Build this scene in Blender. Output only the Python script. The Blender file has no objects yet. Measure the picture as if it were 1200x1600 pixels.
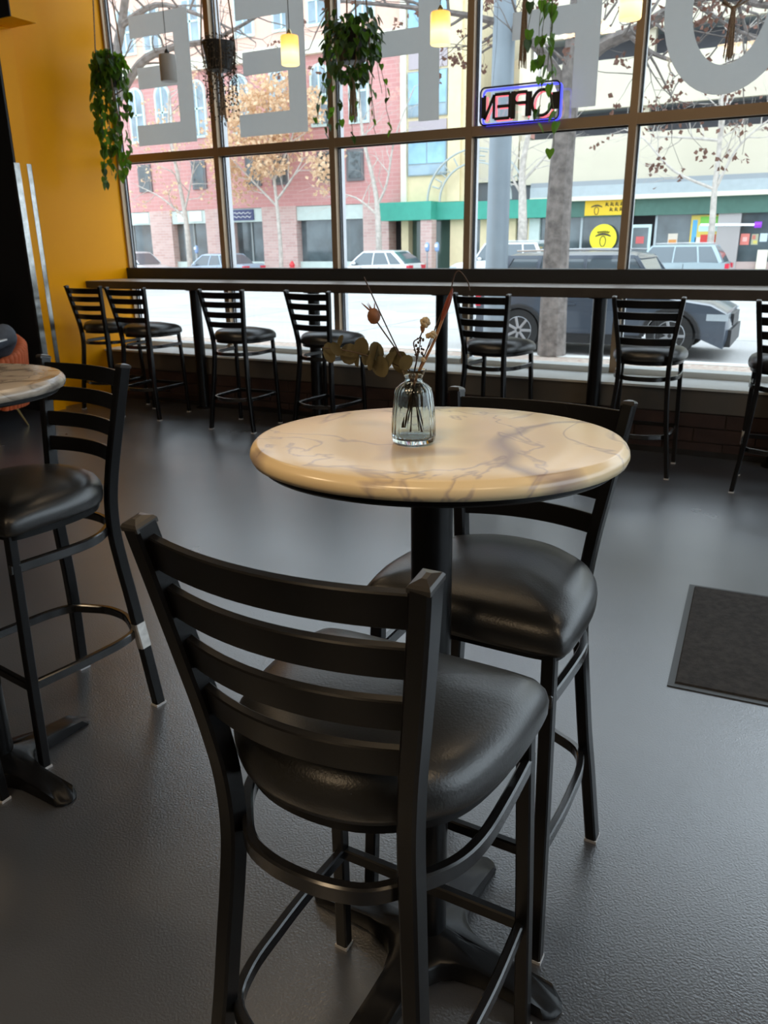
import bpy, bmesh, math, random
from mathutils import Vector, Matrix

# ------------------------------------------------------------------ scene, camera, light
S = bpy.context.scene
C = S.collection
PI = math.pi
random.seed(7)

F_PX, PITCH, ROLL, HEAD, EYE = 1226.49, 0.3299, -0.0130, 0.4888, 1.4057
cam_d = bpy.data.cameras.new('camera')
cam = bpy.data.objects.new('camera', cam_d); C.objects.link(cam); S.camera = cam
fw = Vector((-math.sin(HEAD)*math.cos(PITCH), math.cos(HEAD)*math.cos(PITCH), -math.sin(PITCH)))
r0 = Vector((math.cos(HEAD), math.sin(HEAD), 0)); u0 = r0.cross(fw)
cr, sr = math.cos(ROLL), math.sin(ROLL)
rt = r0*cr + u0*sr; up = u0*cr - r0*sr
cam.matrix_world = Matrix(((rt.x, up.x, -fw.x, 0), (rt.y, up.y, -fw.y, 0), (rt.z, up.z, -fw.z, EYE), (0, 0, 0, 1)))
cam_d.sensor_fit = 'VERTICAL'; cam_d.sensor_height = 24.0; cam_d.lens = F_PX*24.0/1600.0
cam_d.clip_start = 0.02; cam_d.clip_end = 300
cam_d.dof.use_dof = True; cam_d.dof.focus_distance = 1.25; cam_d.dof.aperture_fstop = 8.0

W = bpy.data.worlds.new('overcast_sky'); S.world = W; W.use_nodes = True
bgn = W.node_tree.nodes['Background']
bgn.inputs[0].default_value = (0.80, 0.90, 1.0, 1); bgn.inputs[1].default_value = 2.75

def area(name, loc, size, power, col, rot=(0, 0, 0), size_y=None):
    l = bpy.data.lights.new(name, 'AREA'); l.energy = power; l.color = col; l.size = size
    if size_y: l.shape = 'RECTANGLE'; l.size_y = size_y
    o = bpy.data.objects.new(name, l); o.location = loc; o.rotation_euler = rot; C.objects.link(o); return o
# unseen warm ceiling lights; those ahead of the camera are added fill
for i, (x, y) in enumerate(((-4.2, 2.6), (-1.6, 2.8), (1.2, 2.6), (-3.6, -0.9), (-0.6, -1.0), (2.2, -0.8), (-1.5, -3.4))):
    area('unseen_ceiling_light', (x, y, 4.36), 0.85, (8, 7, 7, 46, 40, 24, 30)[i], (1.0, 0.74, 0.46))

S.view_settings.view_transform = 'Standard'; S.view_settings.look = 'None'
S.view_settings.exposure = 0.25; S.view_settings.gamma = 1.0; S.view_settings.use_curve_mapping = False
S.cycles.caustics_reflective = False; S.cycles.caustics_refractive = False
S.cycles.sample_clamp_indirect = 6.0

# ------------------------------------------------------------------ materials
MT = {}
def mat(name, col, rough=0.5, metal=0.0, var=0.0, vscale=4.0, bump=0.0, bscale=60.0, emit=None, estr=0.0, spec=0.5, coat=0.0, trans=0.0, col2=None):
    """procedural principled material: colour broken up by noise, optional bump"""
    if name in MT: return MT[name]
    m = bpy.data.materials.new(name); m.use_nodes = True; nt = m.node_tree; n = nt.nodes; b = n['Principled BSDF']
    b.inputs['Roughness'].default_value = rough; b.inputs['Metallic'].default_value = metal
    b.inputs['Specular IOR Level'].default_value = spec
    if coat: b.inputs['Coat Weight'].default_value = coat; b.inputs['Coat Roughness'].default_value = 0.08
    tc = n.new('ShaderNodeTexCoord')
    if var or col2:
        nz = n.new('ShaderNodeTexNoise'); nz.inputs['Scale'].default_value = vscale; nz.inputs['Detail'].default_value = 5
        nt.links.new(tc.outputs['Object'], nz.inputs['Vector'])
        rp = n.new('ShaderNodeValToRGB'); rp.color_ramp.elements[0].position = .32; rp.color_ramp.elements[1].position = .68
        c2 = col2 if col2 else tuple(min(1, c*(1+var)) for c in col); c1 = col if col2 else tuple(c*(1-var) for c in col)
        rp.color_ramp.elements[0].color = (*c1, 1); rp.color_ramp.elements[1].color = (*c2, 1)
        nt.links.new(nz.outputs['Fac'], rp.inputs[0]); nt.links.new(rp.outputs[0], b.inputs['Base Color'])
    else:
        b.inputs['Base Color'].default_value = (*col, 1)
    if bump:
        nb = n.new('ShaderNodeTexNoise'); nb.inputs['Scale'].default_value = bscale; nb.inputs['Detail'].default_value = 3
        nt.links.new(tc.outputs['Object'], nb.inputs['Vector'])
        bp = n.new('ShaderNodeBump'); bp.inputs['Strength'].default_value = bump; bp.inputs['Distance'].default_value = 1.0/bscale*0.35
        nt.links.new(nb.outputs['Fac'], bp.inputs['Height']); nt.links.new(bp.outputs[0], b.inputs['Normal'])
    if emit: b.inputs['Emission Color'].default_value = (*emit, 1); b.inputs['Emission Strength'].default_value = estr
    if trans: b.inputs['Transmission Weight'].default_value = trans
    MT[name] = m; return m

def glass_mat(name, tint, refl=1.0):
    m = bpy.data.materials.new(name); m.use_nodes = True; nt = m.node_tree; n = nt.nodes
    n.remove(n['Principled BSDF']); out = n['Material Output']
    t = n.new('ShaderNodeBsdfTransparent'); t.inputs[0].default_value = (*tint, 1)
    g = n.new('ShaderNodeBsdfGlossy'); g.inputs['Roughness'].default_value = 0.0; g.inputs[0].default_value = (refl, refl, refl, 1)
    f = n.new('ShaderNodeFresnel'); f.inputs[0].default_value = 1.45
    # same reflectance on both faces of the thin pane
    ge = n.new('ShaderNodeNewGeometry'); mr = n.new('ShaderNodeMapRange'); mr.inputs[3].default_value = 1.45; mr.inputs[4].default_value = 1/1.45
    nt.links.new(ge.outputs['Backfacing'], mr.inputs[0]); nt.links.new(mr.outputs[0], f.inputs[0])
    mx = n.new('ShaderNodeMixShader')
    nt.links.new(f.outputs[0], mx.inputs[0]); nt.links.new(t.outputs[0], mx.inputs[1]); nt.links.new(g.outputs[0], mx.inputs[2])
    nt.links.new(mx.outputs[0], out.inputs[0]); return m

def translucent_mat(name, col, tcol, fac, rough=0.5, var=0.25, vscale=20):
    m = bpy.data.materials.new(name); m.use_nodes = True; nt = m.node_tree; n = nt.nodes; b = n['Principled BSDF']; out = n['Material Output']
    b.inputs['Roughness'].default_value = rough
    tc = n.new('ShaderNodeTexCoord'); nz = n.new('ShaderNodeTexNoise'); nz.inputs['Scale'].default_value = vscale
    nt.links.new(tc.outputs['Object'], nz.inputs['Vector'])
    rp = n.new('ShaderNodeValToRGB'); rp.color_ramp.elements[0].position = .35; rp.color_ramp.elements[1].position = .65
    rp.color_ramp.elements[0].color = (*[c*(1-var) for c in col], 1); rp.color_ramp.elements[1].color = (*[c*(1+var) for c in col], 1)
    nt.links.new(nz.outputs['Fac'], rp.inputs[0]); nt.links.new(rp.outputs[0], b.inputs['Base Color'])
    t = n.new('ShaderNodeBsdfTranslucent'); t.inputs[0].default_value = (*tcol, 1)
    mx = n.new('ShaderNodeMixShader'); mx.inputs[0].default_value = fac
    nt.links.new(b.outputs[0], mx.inputs[1]); nt.links.new(t.outputs[0], mx.inputs[2]); nt.links.new(mx.outputs[0], out.inputs[0]); return m

def marble_mat(name, base, base2, vein, vscale, seed, thin=0.018, rough=0.22):
    m = bpy.data.materials.new(name); m.use_nodes = True; nt = m.node_tree; n = nt.nodes; b = n['Principled BSDF']
    b.inputs['Roughness'].default_value = rough; b.inputs['IOR'].default_value = 1.65
    tc = n.new('ShaderNodeTexCoord'); mp = n.new('ShaderNodeMapping'); mp.inputs['Location'].default_value = (seed, seed*.7, seed*.3)
    nt.links.new(tc.outputs['Object'], mp.inputs[0])
    def noise(s, d, dist):
        z = n.new('ShaderNodeTexNoise'); z.inputs['Scale'].default_value = s; z.inputs['Detail'].default_value = d; z.inputs['Distortion'].default_value = dist
        nt.links.new(mp.outputs[0], z.inputs['Vector']); return z
    a = noise(vscale, 4, 1.2); c = noise(vscale*.55, 2, .6)
    def band(src, pos, w):
        r = n.new('ShaderNodeValToRGB'); e = r.color_ramp.elements
        e[0].position = pos-w; e[0].color = (0, 0, 0, 1); e[1].position = pos; e[1].color = (1, 1, 1, 1)
        x = r.color_ramp.elements.new(pos+w); x.color = (0, 0, 0, 1)
        nt.links.new(src.outputs['Fac'], r.inputs[0]); return r
    v1 = band(a, .5, thin); v2 = band(c, .56, .035)
    m0 = n.new('ShaderNodeMix'); m0.data_type = 'RGBA'; m0.inputs[6].default_value = (*base, 1); m0.inputs[7].default_value = (*base2, 1)
    nt.links.new(c.outputs['Fac'], m0.inputs[0])
    m1 = n.new('ShaderNodeMix'); m1.data_type = 'RGBA'; m1.inputs[7].default_value = (*vein, 1)
    ml = n.new('ShaderNodeMath'); ml.operation = 'MULTIPLY'; ml.inputs[1].default_value = .55
    nt.links.new(v1.outputs[0], ml.inputs[0]); nt.links.new(ml.outputs[0], m1.inputs[0]); nt.links.new(m0.outputs[2], m1.inputs[6])
    m2 = n.new('ShaderNodeMix'); m2.data_type = 'RGBA'; m2.inputs[7].default_value = (*[v*.8 for v in vein], 1)
    ml2 = n.new('ShaderNodeMath'); ml2.operation = 'MULTIPLY'; ml2.inputs[1].default_value = .75
    nt.links.new(v2.outputs[0], ml2.inputs[0]); nt.links.new(ml2.outputs[0], m2.inputs[0]); nt.links.new(m1.outputs[2], m2.inputs[6])
    nt.links.new(m2.outputs[2], b.inputs['Base Color']); return m

def brick_mat(name, c1, c2, mortar, bw, bh, rough=0.8):
    m = bpy.data.materials.new(name); m.use_nodes = True; nt = m.node_tree; n = nt.nodes; b = n['Principled BSDF']
    b.inputs['Roughness'].default_value = rough
    tc = n.new('ShaderNodeTexCoord'); sp = n.new('ShaderNodeSeparateXYZ'); cb = n.new('ShaderNodeCombineXYZ')
    nt.links.new(tc.outputs['Object'], sp.inputs[0])
    ad = n.new('ShaderNodeMath'); ad.operation = 'ADD'; nt.links.new(sp.outputs[0], ad.inputs[0]); nt.links.new(sp.outputs[1], ad.inputs[1])
    nt.links.new(ad.outputs[0], cb.inputs[0]); nt.links.new(sp.outputs[2], cb.inputs[1])
    br = n.new('ShaderNodeTexBrick'); br.inputs['Scale'].default_value = 1.0; br.inputs['Brick Width'].default_value = bw; br.inputs['Row Height'].default_value = bh
    br.inputs['Mortar Size'].default_value = bh*.08; br.inputs['Color1'].default_value = (*c1, 1); br.inputs['Color2'].default_value = (*c2, 1); br.inputs['Mortar'].default_value = (*mortar, 1)
    nt.links.new(cb.outputs[0], br.inputs['Vector']); nt.links.new(br.outputs['Color'], b.inputs['Base Color']); return m

# floor: dark resin with an orange-peel surface, cloudy tone and scuffed gloss
def floor_mat():
    m = bpy.data.materials.new('resin_floor'); m.use_nodes = True; nt = m.node_tree; n = nt.nodes; b = n['Principled BSDF']
    tc = n.new('ShaderNodeTexCoord')
    def noise(s, d):
        z = n.new('ShaderNodeTexNoise'); z.inputs['Scale'].default_value = s; z.inputs['Detail'].default_value = d
        nt.links.new(tc.outputs['Object'], z.inputs['Vector']); return z
    a = noise(1.1, 6); r = n.new('ShaderNodeValToRGB'); r.color_ramp.elements[0].position = .3; r.color_ramp.elements[1].position = .7
    r.color_ramp.elements[0].color = (.040, .043, .050, 1); r.color_ramp.elements[1].color = (.066, .071, .082, 1)
    nt.links.new(a.outputs['Fac'], r.inputs[0]); nt.links.new(r.outputs[0], b.inputs['Base Color'])
    g = noise(2.3, 5); mr = n.new('ShaderNodeMapRange'); mr.inputs[3].default_value = .24; mr.inputs[4].default_value = .36
    nt.links.new(g.outputs['Fac'], mr.inputs[0]); nt.links.new(mr.outputs[0], b.inputs['Roughness'])
    p = noise(190, 1); bp = n.new('ShaderNodeBump'); bp.inputs['Strength'].default_value = .75; bp.inputs['Distance'].default_value = .0009
    nt.links.new(p.outputs['Fac'], bp.inputs['Height']); nt.links.new(bp.outputs[0], b.inputs['Normal'])
    b.inputs['IOR'].default_value = 2.4
    return m

M_FLOOR = floor_mat()
LIGHTS = [o for o in C.objects if o.type == 'LIGHT']
M_BLACK = mat('black_powder_coat', (.0045, .0045, .005), .30, 0, bump=.12, bscale=500, spec=.28)
M_RING = mat('worn_black_ring', (.010, .010, .011), .20, 0, var=.3, vscale=30, spec=.8)
M_CAP = mat('black_plastic_cap', (.035, .032, .030), .28)
M_VINYL = mat('black_vinyl', (.015, .0148, .0145), .33, 0, bump=.25, bscale=260, spec=.85)
M_GLIDE = mat('grey_glide', (.55, .55, .56), .4)
M_BARE = mat('bare_metal', (.62, .60, .57), .38, .7, var=.2, vscale=40)
M_YEL = mat('yellow_paint', (.93, .385, .002), .34, 0, var=.03, vscale=1.0, spec=.13)
M_BLKW = mat('black_wall_paint', (.006, .006, .007), .6)
M_CHROME = mat('brushed_chrome', (.40, .40, .385), .25, 1.0, var=.2, vscale=14)
M_BRONZE = mat('bronze_aluminium', (.36, .255, .16), .40, .4)
M_DAYLIT = mat('daylit_aluminium', (.74, .76, .79), .38, .2)  # pale tone paints daylight onto the mullion sides
M_GASKET = mat('black_gasket', (.015, .015, .016), .6)
M_SILL = mat('dark_sill', (.012, .012, .012), .5)
M_LEDGE = mat('pale_ledge', (.62, .64, .62), .5, var=.05)
M_APRON = mat('grey_brown_apron', (.10, .088, .075), .7, var=.1)
M_COUNT = mat('counter_laminate', (.30, .275, .25), .36, var=.12, vscale=9)
M_CEDGE = mat('counter_edge', (.045, .035, .028), .55, var=.15, vscale=12)
M_CEIL = mat('ceiling_paint', (.16, .155, .15), .8)
M_PLAST = mat('plain_wall_paint', (.10, .09, .08), .7, var=.05)
M_GLASS = glass_mat('window_glass', (.965, .985, .985))
M_MARB = marble_mat('cream_marble_resin', (.94, .76, .46), (.90, .70, .43), (.34, .25, .27), 4.2, 5.1, rough=.23)
M_MARB2 = marble_mat('grey_marble_resin', (.47, .40, .32), (.40, .33, .26), (.10, .08, .07), 6.0, 9.1, thin=.04)
M_VINYLET = translucent_mat('white_window_vinyl', (.66, .68, .69), (.74, .74, .73), .60, .6, .02)
M_CORD = mat('jute_cord', (.36, .25, .16), .85, var=.3, vscale=90)
M_POT = mat('dark_pot', (.020, .018, .017), .5)
M_LEAF = translucent_mat('pothos_leaf', (.085, .19, .022), (.16, .34, .02), .42, .38)
M_LEAFD = translucent_mat('dark_leaf', (.035, .085, .018), (.05, .11, .015), .30, .4)
M_STEM = mat('green_stem', (.11, .13, .04), .6)
M_DRY = mat('dried_twig', (.10, .075, .05), .8, var=.3, vscale=50)
M_BARK = mat('grey_bark', (.19, .165, .15), .9, var=.35, vscale=9, bump=.8, bscale=25)
M_BARKP = mat('pale_bark', (.52, .47, .42), .9, var=.2, vscale=6)
M_LBROWN = translucent_mat('dead_leaf', (.19, .095, .070), (.18, .09, .06), .3, .7)
M_LGOLD = translucent_mat('tan_leaf', (.80, .58, .38), (.78, .58, .38), .3, .7)
M_CONC = mat('road_concrete', (.46, .45, .43), .85, var=.07, vscale=.9)
M_CONC2 = mat('road_concrete_worn', (.42, .41, .40), .85, var=.09, vscale=.7)
M_JOINT = mat('tar_joint', (.20, .19, .18), .9)
M_WALK = mat('sidewalk_concrete', (.56, .55, .53), .85, var=.06, vscale=1.5)
M_CURB = mat('curb_concrete', (.62, .61, .58), .8, var=.06)
M_LITTER = mat('leaf_litter', (.30, .19, .14), .95, col2=(.52, .46, .40), vscale=14, bump=.8, bscale=30)
M_RUBBER = mat('mat_rubber', (.05, .055, .06), .5)
M_CARPET = mat('mat_carpet', (.014, .012, .011), .95, col2=(.034, .030, .027), vscale=38, bump=1.0, bscale=240)
M_ORANGE = mat('rust_velvet', (.50, .105, .030), .75, var=.12, vscale=18)
M_BRASS = mat('brass', (.72, .56, .26), .28, 1.0)
M_DENIM = mat('blue_grey_denim', (.075, .085, .105), .9, var=.22, vscale=16, bump=.5, bscale=300)
M_SHIRT = mat('dark_knit', (.035, .035, .04), .9, bump=.4, bscale=200)
M_SKIN = mat('skin', (.50, .30, .21), .5)
M_HAIR = mat('dark_hair', (.02, .014, .010), .6)
M_SHOE = mat('shoe_leather', (.03, .026, .024), .5)
M_WHITE = mat('white_plastic', (.75, .75, .75), .3)
M_BRICKD = mat('dark_brick', (.040, .020, .016), .8, var=.3, vscale=7, bump=.4, bscale=60)
M_MORTD = mat('dark_mortar', (.050, .040, .034), .9)
M_COVE = mat('black_cove_base', (.008, .008, .009), .5)

# ------------------------------------------------------------------ mesh helpers
class MB:
    def __init__(s): s.v = []; s.f = []
    def add(s, vs, fs):
        o = len(s.v); s.v += [tuple(p) for p in vs]; s.f += [tuple(o+i for i in f) for f in fs]; return s
    def box(s, x0, x1, y0, y1, z0, z1):
        return s.add([(x0, y0, z0), (x1, y0, z0), (x1, y1, z0), (x0, y1, z0), (x0, y0, z1), (x1, y0, z1), (x1, y1, z1), (x0, y1, z1)],
                     [(0, 3, 2, 1), (4, 5, 6, 7), (0, 1, 5, 4), (1, 2, 6, 5), (2, 3, 7, 6), (3, 0, 4, 7)])
    def rings(s, rings, closed=True, cap0=True, cap1=True):
        n = len(rings[0]); vs = [p for r in rings for p in r]; fs = []
        for i in range(len(rings)-1):
            for j in range(n if closed else n-1):
                k = (j+1) % n; fs.append((i*n+j, i*n+k, (i+1)*n+k, (i+1)*n+j))
        if cap0: fs.append(tuple(range(n))[::-1])
        if cap1: fs.append(tuple(range((len(rings)-1)*n, len(rings)*n)))
        return s.add(vs, fs)
    def loop_rings(s, rings):
        n = len(rings[0]); m = len(rings); vs = [p for r in rings for p in r]; fs = []
        for i in range(m):
            for j in range(n):
                k = (j+1) % n; i2 = (i+1) % m; fs.append((i*n+j, i*n+k, i2*n+k, i2*n+j))
        return s.add(vs, fs)
    def tube(s, path, r, n=8, cap=True):
        path = [Vector(p) for p in path]; rings = []; prev = None
        for i, p in enumerate(path):
            t = (path[min(i+1, len(path)-1)]-path[max(i-1, 0)])
            if t.length < 1e-9: t = Vector((0, 0, 1))
            t.normalize()
            if prev is None:
                a = Vector((0, 0, 1)) if abs(t.z) < .9 else Vector((1, 0, 0))
                prev = t.cross(a).normalized()
            sx = (prev-t*prev.dot(t)); sx.normalize(); sy = t.cross(sx); prev = sx
            rr = r[i] if isinstance(r, (list, tuple)) else r
            rings.append([p+sx*math.cos(2*PI*k/n)*rr+sy*math.sin(2*PI*k/n)*rr for k in range(n)])
        return s.rings(rings, True, cap, cap)
    def sweep(s, path, ref, wref, woth, ch=.003, closed=False):
        """rectangular chamfered tube: wref along ref, woth across"""
        path = [Vector(p) for p in path]; ref = Vector(ref); rings = []; N = len(path)
        for i, p in enumerate(path):
            if closed: t = path[(i+1) % N]-path[i-1]
            else: t = path[min(i+1, N-1)]-path[max(i-1, 0)]
            t.normalize(); o = t.cross(ref).normalized(); rf = o.cross(t).normalized()
            a, b = wref/2, woth/2
            pts = [(a-ch, b), (-a+ch, b), (-a, b-ch), (-a, -b+ch), (-a+ch, -b), (a-ch, -b), (a, -b+ch), (a, b-ch)]
            rings.append([p+rf*u+o*w for u, w in pts])
        return s.loop_rings(rings) if closed else s.rings(rings)
    def lathe(s, prof, n=24, c=(0, 0, 0), rib=0, ribamp=0):
        rings = []
        for r, z in prof:
            rings.append([(c[0]+r*(1+(ribamp*math.cos(rib*2*PI*k/n) if rib else 0))*math.cos(2*PI*k/n), c[1]+r*(1+(ribamp*math.cos(rib*2*PI*k/n) if rib else 0))*math.sin(2*PI*k/n), c[2]+z) for k in range(n)])
        return s.rings(rings, True, prof[0][0] > 1e-6, prof[-1][0] > 1e-6)
    def prism(s, pts, axis, a0, a1):
        def P(u, w, a): return {'x': (a, u, w), 'y': (u, a, w), 'z': (u, w, a)}[axis]
        return s.rings([[P(u, w, a0) for u, w in pts], [P(u, w, a1) for u, w in pts]])
    def ball(s, c, r, n=8, m=5, sz=1.0):
        return s.lathe([(max(1e-4, r*math.sin(PI*i/m)), -r*sz*math.cos(PI*i/m)) for i in range(m+1)], n, c)
    def build(s, name, m, parent=None, local=False, smooth=True, ang=0.6, kind=None):
        me = bpy.data.meshes.new(name); v = s.v
        off = Vector((0, 0, 0))
        if parent is not None and not local:
            t = parent
            while t.parent: t = t.parent
            off = Vector(t.location)
        elif parent is None:
            xs = [p[0] for p in v]; ys = [p[1] for p in v]; zs = [p[2] for p in v]
            off = Vector(((min(xs)+max(xs))/2, (min(ys)+max(ys))/2, min(zs)))
        me.from_pydata([(p[0]-off.x, p[1]-off.y, p[2]-off.z) for p in v], [], s.f); me.update()
        bm = bmesh.new(); bm.from_mesh(me); bmesh.ops.recalc_face_normals(bm, faces=bm.faces); bm.to_mesh(me); bm.free()
        if smooth:
            me.polygons.foreach_set('use_smooth', [True]*len(me.polygons)); me.set_sharp_from_angle(angle=ang)
        me.materials.append(m)
        o = bpy.data.objects.new(name, me); C.objects.link(o)
        if parent is not None: o.parent = parent
        else: o.location = off
        if kind: o['kind'] = kind
        return o

def tag(o, label, cat, group=None):
    o['label'] = label; o['category'] = cat
    if group: o['group'] = group
    return o
def thing(name, label, cat, loc=(0, 0, 0), rz=0.0, group=None):
    o = bpy.data.objects.new(name, None); o.empty_display_size = .1; C.objects.link(o)
    o.location = loc; o.rotation_euler = (0, 0, rz); return tag(o, label, cat, group)
def struct(o): o['kind'] = 'structure'; return o
def dup(root, loc, rz, label):
    def cp(o, p):
        c = o.copy(); C.objects.link(c); c.parent = p
        for ch in o.children: cp(ch, c)
        return c
    r = cp(root, None); r.location = loc; r.rotation_euler = (0, 0, rz); r['label'] = label; return r
def smoothpath(pts, sub=6, closed=False):
    P = [Vector(p) for p in pts]; n = len(P); out = []
    rng = range(n if closed else n-1)
    for i in rng:
        p0 = P[(i-1) % n] if (closed or i > 0) else P[0]; p1 = P[i]; p2 = P[(i+1) % n]; p3 = P[(i+2) % n] if (closed or i+2 < n) else P[-1]
        for k in range(sub):
            t = k/sub
            out.append(.5*((2*p1)+(-p0+p2)*t+(2*p0-5*p1+4*p2-p3)*t*t+(-p0+3*p1-3*p2+p3)*t**3))
    if not closed: out.append(P[-1])
    return out
def part(name, m, parent, x0, x1, y0, y1, z0, z1, **k):
    return MB().box(x0, x1, y0, y1, z0, z1).build(name, m, parent, smooth=False, **k)

# ------------------------------------------------------------------ the room
XL, YW, BAY, NB = -6.026, 6.011, 1.195, 9
XR = XL+NB*BAY
struct(MB().box(-9.0, XR+.3, -5.0, 6.2, -.2, 0).build('floor', M_FLOOR, smooth=False))
struct(MB().box(-9.2, XR+.5, -5.2, 6.3, 4.4, 4.6).build('ceiling', M_CEIL, smooth=False))
struct(MB().box(XL-.3, XL, 4.94, 6.09, 0, 4.4).build('wall_left', M_YEL, smooth=False))
struct(MB().box(-9.0, -5.93, 4.805, 4.948, 0, 4.4).build('wall_stub', M_YEL, smooth=False))
struct(MB().box(-9.0, -5.932, 4.785, 4.805, 0, 4.4).build('wall_black', M_BLKW, smooth=False))
struct(MB().box(-9.2, -9.0, -5.0, 4.95, 0, 4.4).build('wall_alcove', M_BLKW, smooth=False))
struct(MB().box(-9.2, XR+.5, -5.2, -5.0, 0, 4.4).build('wall_back', M_PLAST, smooth=False))
struct(MB().box(XR+.3, XR+.5, -.83, 6.3, 0, .45).build('wall_right_low', M_PLAST, smooth=False))
struct(MB().box(XR+.3, XR+.5, -5.0, -.83, 0, 4.4).build('wall_right', M_PLAST, smooth=False))
struct(MB().box(XR+.3, XR+.5, -.83, 6.3, 4.2, 4.4).build('trim_7', M_BRONZE, smooth=False))
for k in range(3, 8):   # glazed street side to the right of the camera
    w = bpy.data.objects.new('window_%d' % (k+20), None); C.objects.link(w); w.location = (XR+.4, -5+1.4*k+.7, .45); w['kind'] = 'structure'
    MB().box(XR+.3, XR+.42, -5+1.4*k-.03, -5+1.4*k+.03, .45, 4.2).build('mullion', M_BRONZE, w, smooth=False)
    MB().box(XR+.3, XR+.40, -5+1.4*k+.03, -5+1.4*(k+1)-.03, 2.15, 2.22).build('transom', M_BRONZE, w, smooth=False)
    for z0, z1 in ((.45, 2.15), (2.22, 4.2)): MB().box(XR+.35, XR+.358, -5+1.4*k+.03, -5+1.4*(k+1)-.03, z0, z1).build('pane', M_GLASS, w, smooth=False)
struct(MB().box(XR, XR+.3, 6.0, 6.3, 0, 4.4).build('wall_front', M_PLAST, smooth=False))
struct(MB().box(XL, XR, 6.0, 6.3, 4.25, 4.4).build('trim_1', M_BRONZE, smooth=False))
bm_ = struct(MB().box(-9.0, -5.628, 4.715, 4.944, 3.055, 4.4).build('ceiling_beam', M_YEL, smooth=False))
part('beam_face', M_BLKW, bm_, -9.0, -5.629, 4.705, 4.715, 3.056, 4.4)
# chrome corner guards: thin L profiles on the two edges of the stub wall
g = MB(); g.box(-5.955, -5.926, 4.781, 4.785, .10, 2.066); g.box(-5.930, -5.926, 4.785, 4.835, .10, 2.066)
struct(g.build('trim_2', M_CHROME, smooth=False))
g = MB(); g.box(-5.930, -5.926, 4.905, 4.952, .10, 2.066); g.box(-5.955, -5.926, 4.948, 4.952, .10, 2.066)
struct(g.build('trim_3', M_CHROME, smooth=False))

for l_ in LIGHTS:   # ring added round each unseen ceiling light
    R_ = [[(l_.location.x+r*math.cos(2*PI*i/24), l_.location.y+r*math.sin(2*PI*i/24), z) for i in range(24)] for r, z in ((.62, 4.399), (.66, 4.399), (.66, 4.35), (.62, 4.345))]
    struct(MB().loop_rings(R_).build('added_light_ring', M_BLKW))
# knee wall under the windows: mortar core, courses of long bricks, apron, pale ledge
KY = 5.60
kw = struct(MB().box(XL, XR, KY+.012, 6.15, 0, .30).build('wall_knee', M_MORTD, smooth=False))
bw, bh = .39, .0985
bmesh_full = None
for row in range(3):
    x = XL-.02+(0 if row % 2 else -.195)
    while x < XR:
        a, b = max(x+.005, XL), min(x+bw-.005, XR); x += bw
        if b-a < .05: continue
        if a > 1.5: continue
        d = random.uniform(-.003, .003)
        full = abs((b-a)-(bw-.01)) < 1e-4
        if full and bmesh_full is not None:
            o = bmesh_full.copy(); C.objects.link(o); o.location = ((a+b)/2-(XL+XR)/2, KY+d-(KY+6.162)/2, row*bh+.004)
        else:
            o = MB().box(-(b-a)/2, (b-a)/2, 0, .03, 0, bh-.009).build('brick', M_BRICKD, kw, local=True, smooth=False)
            o.location = ((a+b)/2-(XL+XR)/2, KY+d-(KY+6.162)/2, row*bh+.004)
            if full: bmesh_full = o
part('brick_remainder', M_BRICKD, kw, 1.62, XR, KY+.002, KY+.03, 0, .296)
struct(MB().box(XL, XR, KY-.004, 6.15, .30, .452).build('trim_4', M_APRON, smooth=False))
struct(MB().box(XL, XR, KY-.02, 6.02, .452, .468).build('trim_5', M_LEDGE, smooth=False))
struct(MB().box(XL, XR, KY-.008, KY, 0, .04).build('baseboard_front', M_COVE, smooth=False))

# windows: one per bay, each with its mullion, transoms, gaskets and three panes
ZB, ZS0, ZS1, ZR0, ZR1, ZT = .468, 1.100, 1.207, 2.150, 2.218, 4.25
for k in range(NB):
    xa, xb = XL+k*BAY, XL+(k+1)*BAY
    w = bpy.data.objects.new('window_%d' % (k+1), None); C.objects.link(w); w.location = ((xa+xb)/2, 6.06, ZB); w['kind'] = 'structure'
    m_ = MB(); x0 = xa+.002 if k == 0 else xa-.026; x1 = xa+.022 if k == 0 else xa+.026
    m_.box(x0, x1, YW, YW+.045, ZB, ZT)
    m_.build('mullion', M_BRONZE, w, smooth=False)
    m_ = MB(); m_.box(x0-(0 if k == 0 else .004), x1+.004, YW+.045, YW+(.085 if k == 0 else .15), ZB, ZT); m_.build('mullion_back', M_DAYLIT, w, smooth=False)
    m_ = MB(); m_.box(x1+.004, x1+.012, YW+.048, YW+.056, ZB+.05, ZT); m_.box(x1+.004, x1+.012, YW+.078, YW+.086, ZB+.05, ZT); m_.build('gasket', M_GASKET, w, smooth=False)
    part('transom', M_BRONZE, w, x1, xb-.026, YW+.002, YW+.10, ZR0, ZR1)
    part('gasket', M_GASKET, w, x1+.012, xb-.03, YW+.04, YW+.06, ZR0-.010, ZR0)
    part('bottom_rail', M_LEDGE, w, x1, xb-.026, YW-.03, YW+.12, ZB, ZB+.042)
    for z0, z1 in ((ZB+.042, ZS0), (ZS1, ZR0), (ZR1, ZT)):
        part('pane', M_GLASS, w, x1, xb-.026, YW+.108, YW+.116, z0, z1)
struct(MB().box(XL, XR, 5.985, 6.15, ZS0, ZS1).build('trim_6', M_SILL, smooth=False))

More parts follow.
